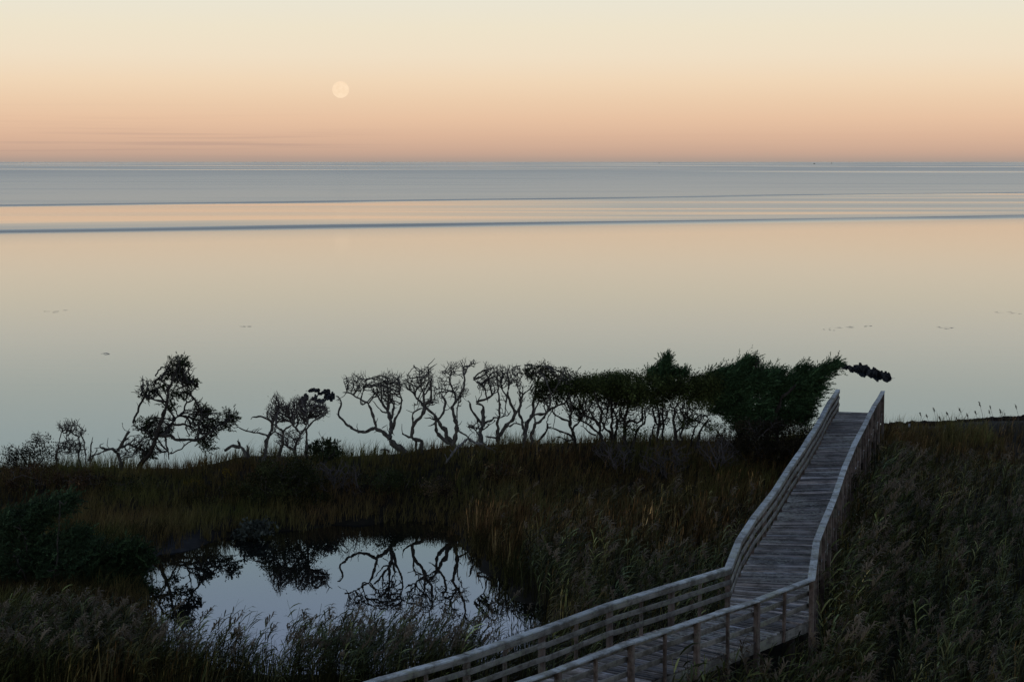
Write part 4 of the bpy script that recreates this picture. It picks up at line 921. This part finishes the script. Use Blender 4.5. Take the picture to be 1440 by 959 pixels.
# ------------------------------------------------------------------ shore details
def lumps(blobs, m, name, parent=None, rough=.28, seg=14):
    V = []; Fs = []; n = 0
    for c, rx, ry, rz in blobs:
        ph = np.linspace(0, math.pi * .62, 7)[:, None]; th = np.arange(seg)[None] * 2 * math.pi / seg; s1, s2 = rng.uniform(0, 6, 2)
        r = 1 + rough * np.sin(3 * th + s1 + ph * 2) * np.sin(ph) + rough * .6 * np.sin(5 * th + s2) * np.sin(ph)
        pts = np.stack([c[0] + rx * r * np.sin(ph) * np.cos(th), c[1] + ry * r * np.sin(ph) * np.sin(th), c[2] + rz * (np.cos(ph) * r)], -1)
        V.append(pts.reshape(-1, 3)); i = np.arange(6)[:, None] * seg; j = np.arange(seg)[None]; kk = (j + 1) % seg
        Fs.append((np.stack([i + j, i + seg + j, i + seg + kk, i + kk], -1)).reshape(-1, 4) + n); n += 7 * seg
    return mesh(name, np.concatenate(V), [np.concatenate(Fs)], m, parent, smooth=True)
M_ROCK = bark_mat('wet black rock', (.006, .006, .007), (.02, .02, .022), 3)
M_WRACK = bark_mat('dark peat bank', (.012, .009, .007), (.032, .022, .016), 5)
RK = 'dark rocks in the shallow water'
def rock(u, v, ru, rv, lab, hgt=.35):
    c = G(u, v); k = c[1] / F; rx, ry, rz = ru * k, max(.15, rv * k / .118 * .8), max(.05, min(.5, rv * k * .95)); bl = [((c[0], c[1], -.05), rx * .8, ry * .8, rz)]
    bl[0] = (bl[0][0], rx * .6, ry * .6, rz * .8)
    for _ in range(13 if ru > 3 else 1):
        a = rng.uniform(0, 6.28); q = rng.uniform(.16, .34); bl.append(((c[0] + math.cos(a) * rx * .7, c[1] + math.sin(a) * ry * .7, -.05), rx * q, ry * q, rz * rng.uniform(.45, 1.25)))
    t = lumps(bl, M_ROCK, 'rock', rough=.34); tag(t, lab, 'rock', RK)
for a in [(1180, 511, 4.5, 3.5, 'dark rock touching the cedar tip at the start of the curved reef'), (1186, 515, 4.5, 4, 'dark rock second from the cedar tip in the curved reef'), (1194, 517, 5.5, 4, 'dark rock third along the curved reef'), (1202, 520, 6.5, 5, 'dark rock just left of the biggest rock in the reef'),
          (1212, 519, 10, 7, 'biggest dark rock in the middle of the curved reef'), (1223, 524, 10, 8, 'dark broad rock right of the biggest rock in the reef'), (1234, 526, 9, 6, 'dark rock second from the right end of the reef'), (1243, 529, 8, 6, 'dark rounded rock at the right end of the reef'), (1256, 532, 3.5, 1.2, 'tiny flat rock alone past the end of the reef'),
          (442, 549, 8, 3.4, 'dark rock at the top of the ring above the grey bush tree'), (455, 552, 9, 4, 'dark rock on the upper right of the ring above the bush tree'), (463, 558, 8, 5, 'dark pointed rock at the right of the ring above the bush tree'), (452, 564, 9, 3, 'greyish rock at the lower right of the ring above the bush tree'), (443, 559, 5, 4, 'small round dark rock inside the ring'), (427, 561, 6, 6, 'greyish rock left of the ring above the bush tree'), (431, 549.5, 2.2, 1.8, 'small dark rock left of the top of the ring'), (416, 548.6, 2, .8, 'tiny flat rock far left of the ring'), (490, 568, 1.6, 1.5, 'tiny dark rock framed by the dead tree limb')]:
    rock(*a)
# eroded dark bank along the right-hand shore
bl = []
for q in np.linspace(0, 1, 60):
    u = 1244 + q * 330; Y = 85.2 + q * 4.5; v = np.interp(u, [1244, 1330, 1400, 1440, 1580], [600, 596, 592, 588.5, 580]); c = P(u, v, Y)
    bl.append(((c[0], c[1], c[2] - .12), rng.uniform(.18, .34), .3, rng.uniform(.26, .36)))
tag(lumps(bl, M_WRACK, 'peat_bank', rough=.18), 'dark lumpy eroded bank along the shore right of the boardwalk', 'bank')
st = Boxes(); b0 = P(1278.5, 606, 84.6); st.board(b0, b0 + (0, 0, .34), .07, .05, tint=(2.2, 2.2, 2.2)); o = st.build('stake', M_CAP); tag(o, 'small white stake in the sand by the end of the boardwalk', 'stake')
# floating weed
M_WEED = bark_mat('floating weed', (.16, .16, .14), (.30, .30, .27), 1)
for u, v, ru, lab in ((345, 459, 11, 'small dark streak of floating weed on the left water'), (1166, 464, 7, 'short dark streak of floating weed above the reef'), (1188, 460.5, 16, 'long faint streak of floating weed right of the short one'), (1222, 459, 6, 'faint wisp of floating weed between the long streaks'), (1332, 461.5, 11, 'faint streak of floating weed on the far right water'), (75, 438, 12, 'faint streak of floating weed on the far left water'), (150, 497, 10, 'faint streak of floating weed above the juniper'), (1420, 440, 18, 'faint streak of floating weed at the right edge')):
    c = G(u, v); k = c[1] / F; bl = []
    for q in range(6):
        bl.append(((c[0] + rng.uniform(-1, 1) * ru * k, c[1] + rng.normal(0, .5), -.004), ru * k * rng.uniform(.15, .4), rng.uniform(.08, .25), .008))
    tag(lumps(bl, M_WEED, 'floating_weed', rough=.35), lab, 'seaweed', 'streaks of floating weed')
# channel markers and a boat on the horizon
M_DARKP, _, b = mat('dark paint'); b.inputs['Base Color'].default_value = (.03, .03, .035, 1)
for u, lab in ((926, 'tiny channel marker post on the horizon, farther left'), (1167, 'tiny channel marker post on the horizon beside the boat')):
    Y = 12500.; X = (u - 720) / F * Y; t = thing('channel_marker', (X, Y, 0), lab, 'channel marker', 'channel markers on the horizon'); tb = Tubes(); tb.add([(X, Y, -1), (X, Y, 5), (X, Y, 10)], 1.0, 8); tb.build('pole', M_DARKP, t)
    bx = Boxes(); bx.board((X - 2, Y - 1, 8), (X + 2, Y - 1, 8), .4, 4, tint=(1, 1, 1)); bx.build('sign_board', M_DARKP, t)
Y = 12500.; X = (1143 - 720) / F * Y; t = thing('boat', (X, Y, 0), 'tiny dark boat on the horizon', 'boat'); V = []; Fq = []
for k, (x, hw, ht) in enumerate(((-6, 1.6, 3.2), (0, 2.2, 3.0), (4, 1.7, 3.4), (7.5, .2, 4.2))):
    V += [(X + x, Y - hw * .6, 0), (X + x, Y - hw, ht), (X + x, Y + hw, ht), (X + x, Y + hw * .6, 0)]
for k in range(3):
    for q in range(4): Fq.append((4 * k + q, 4 * k + (q + 1) % 4, 4 * k + 4 + (q + 1) % 4, 4 * k + 4 + q))
Fq += [(0, 1, 2, 3), (15, 14, 13, 12)]; mesh('hull', V, [np.array(Fq)], M_DARKP, t)
bx = Boxes(); bx.board((X - 3.5, Y, 4.4), (X + 1.5, Y, 4.4), 2.6, 3); bx.build('cabin', M_DARKP, t)
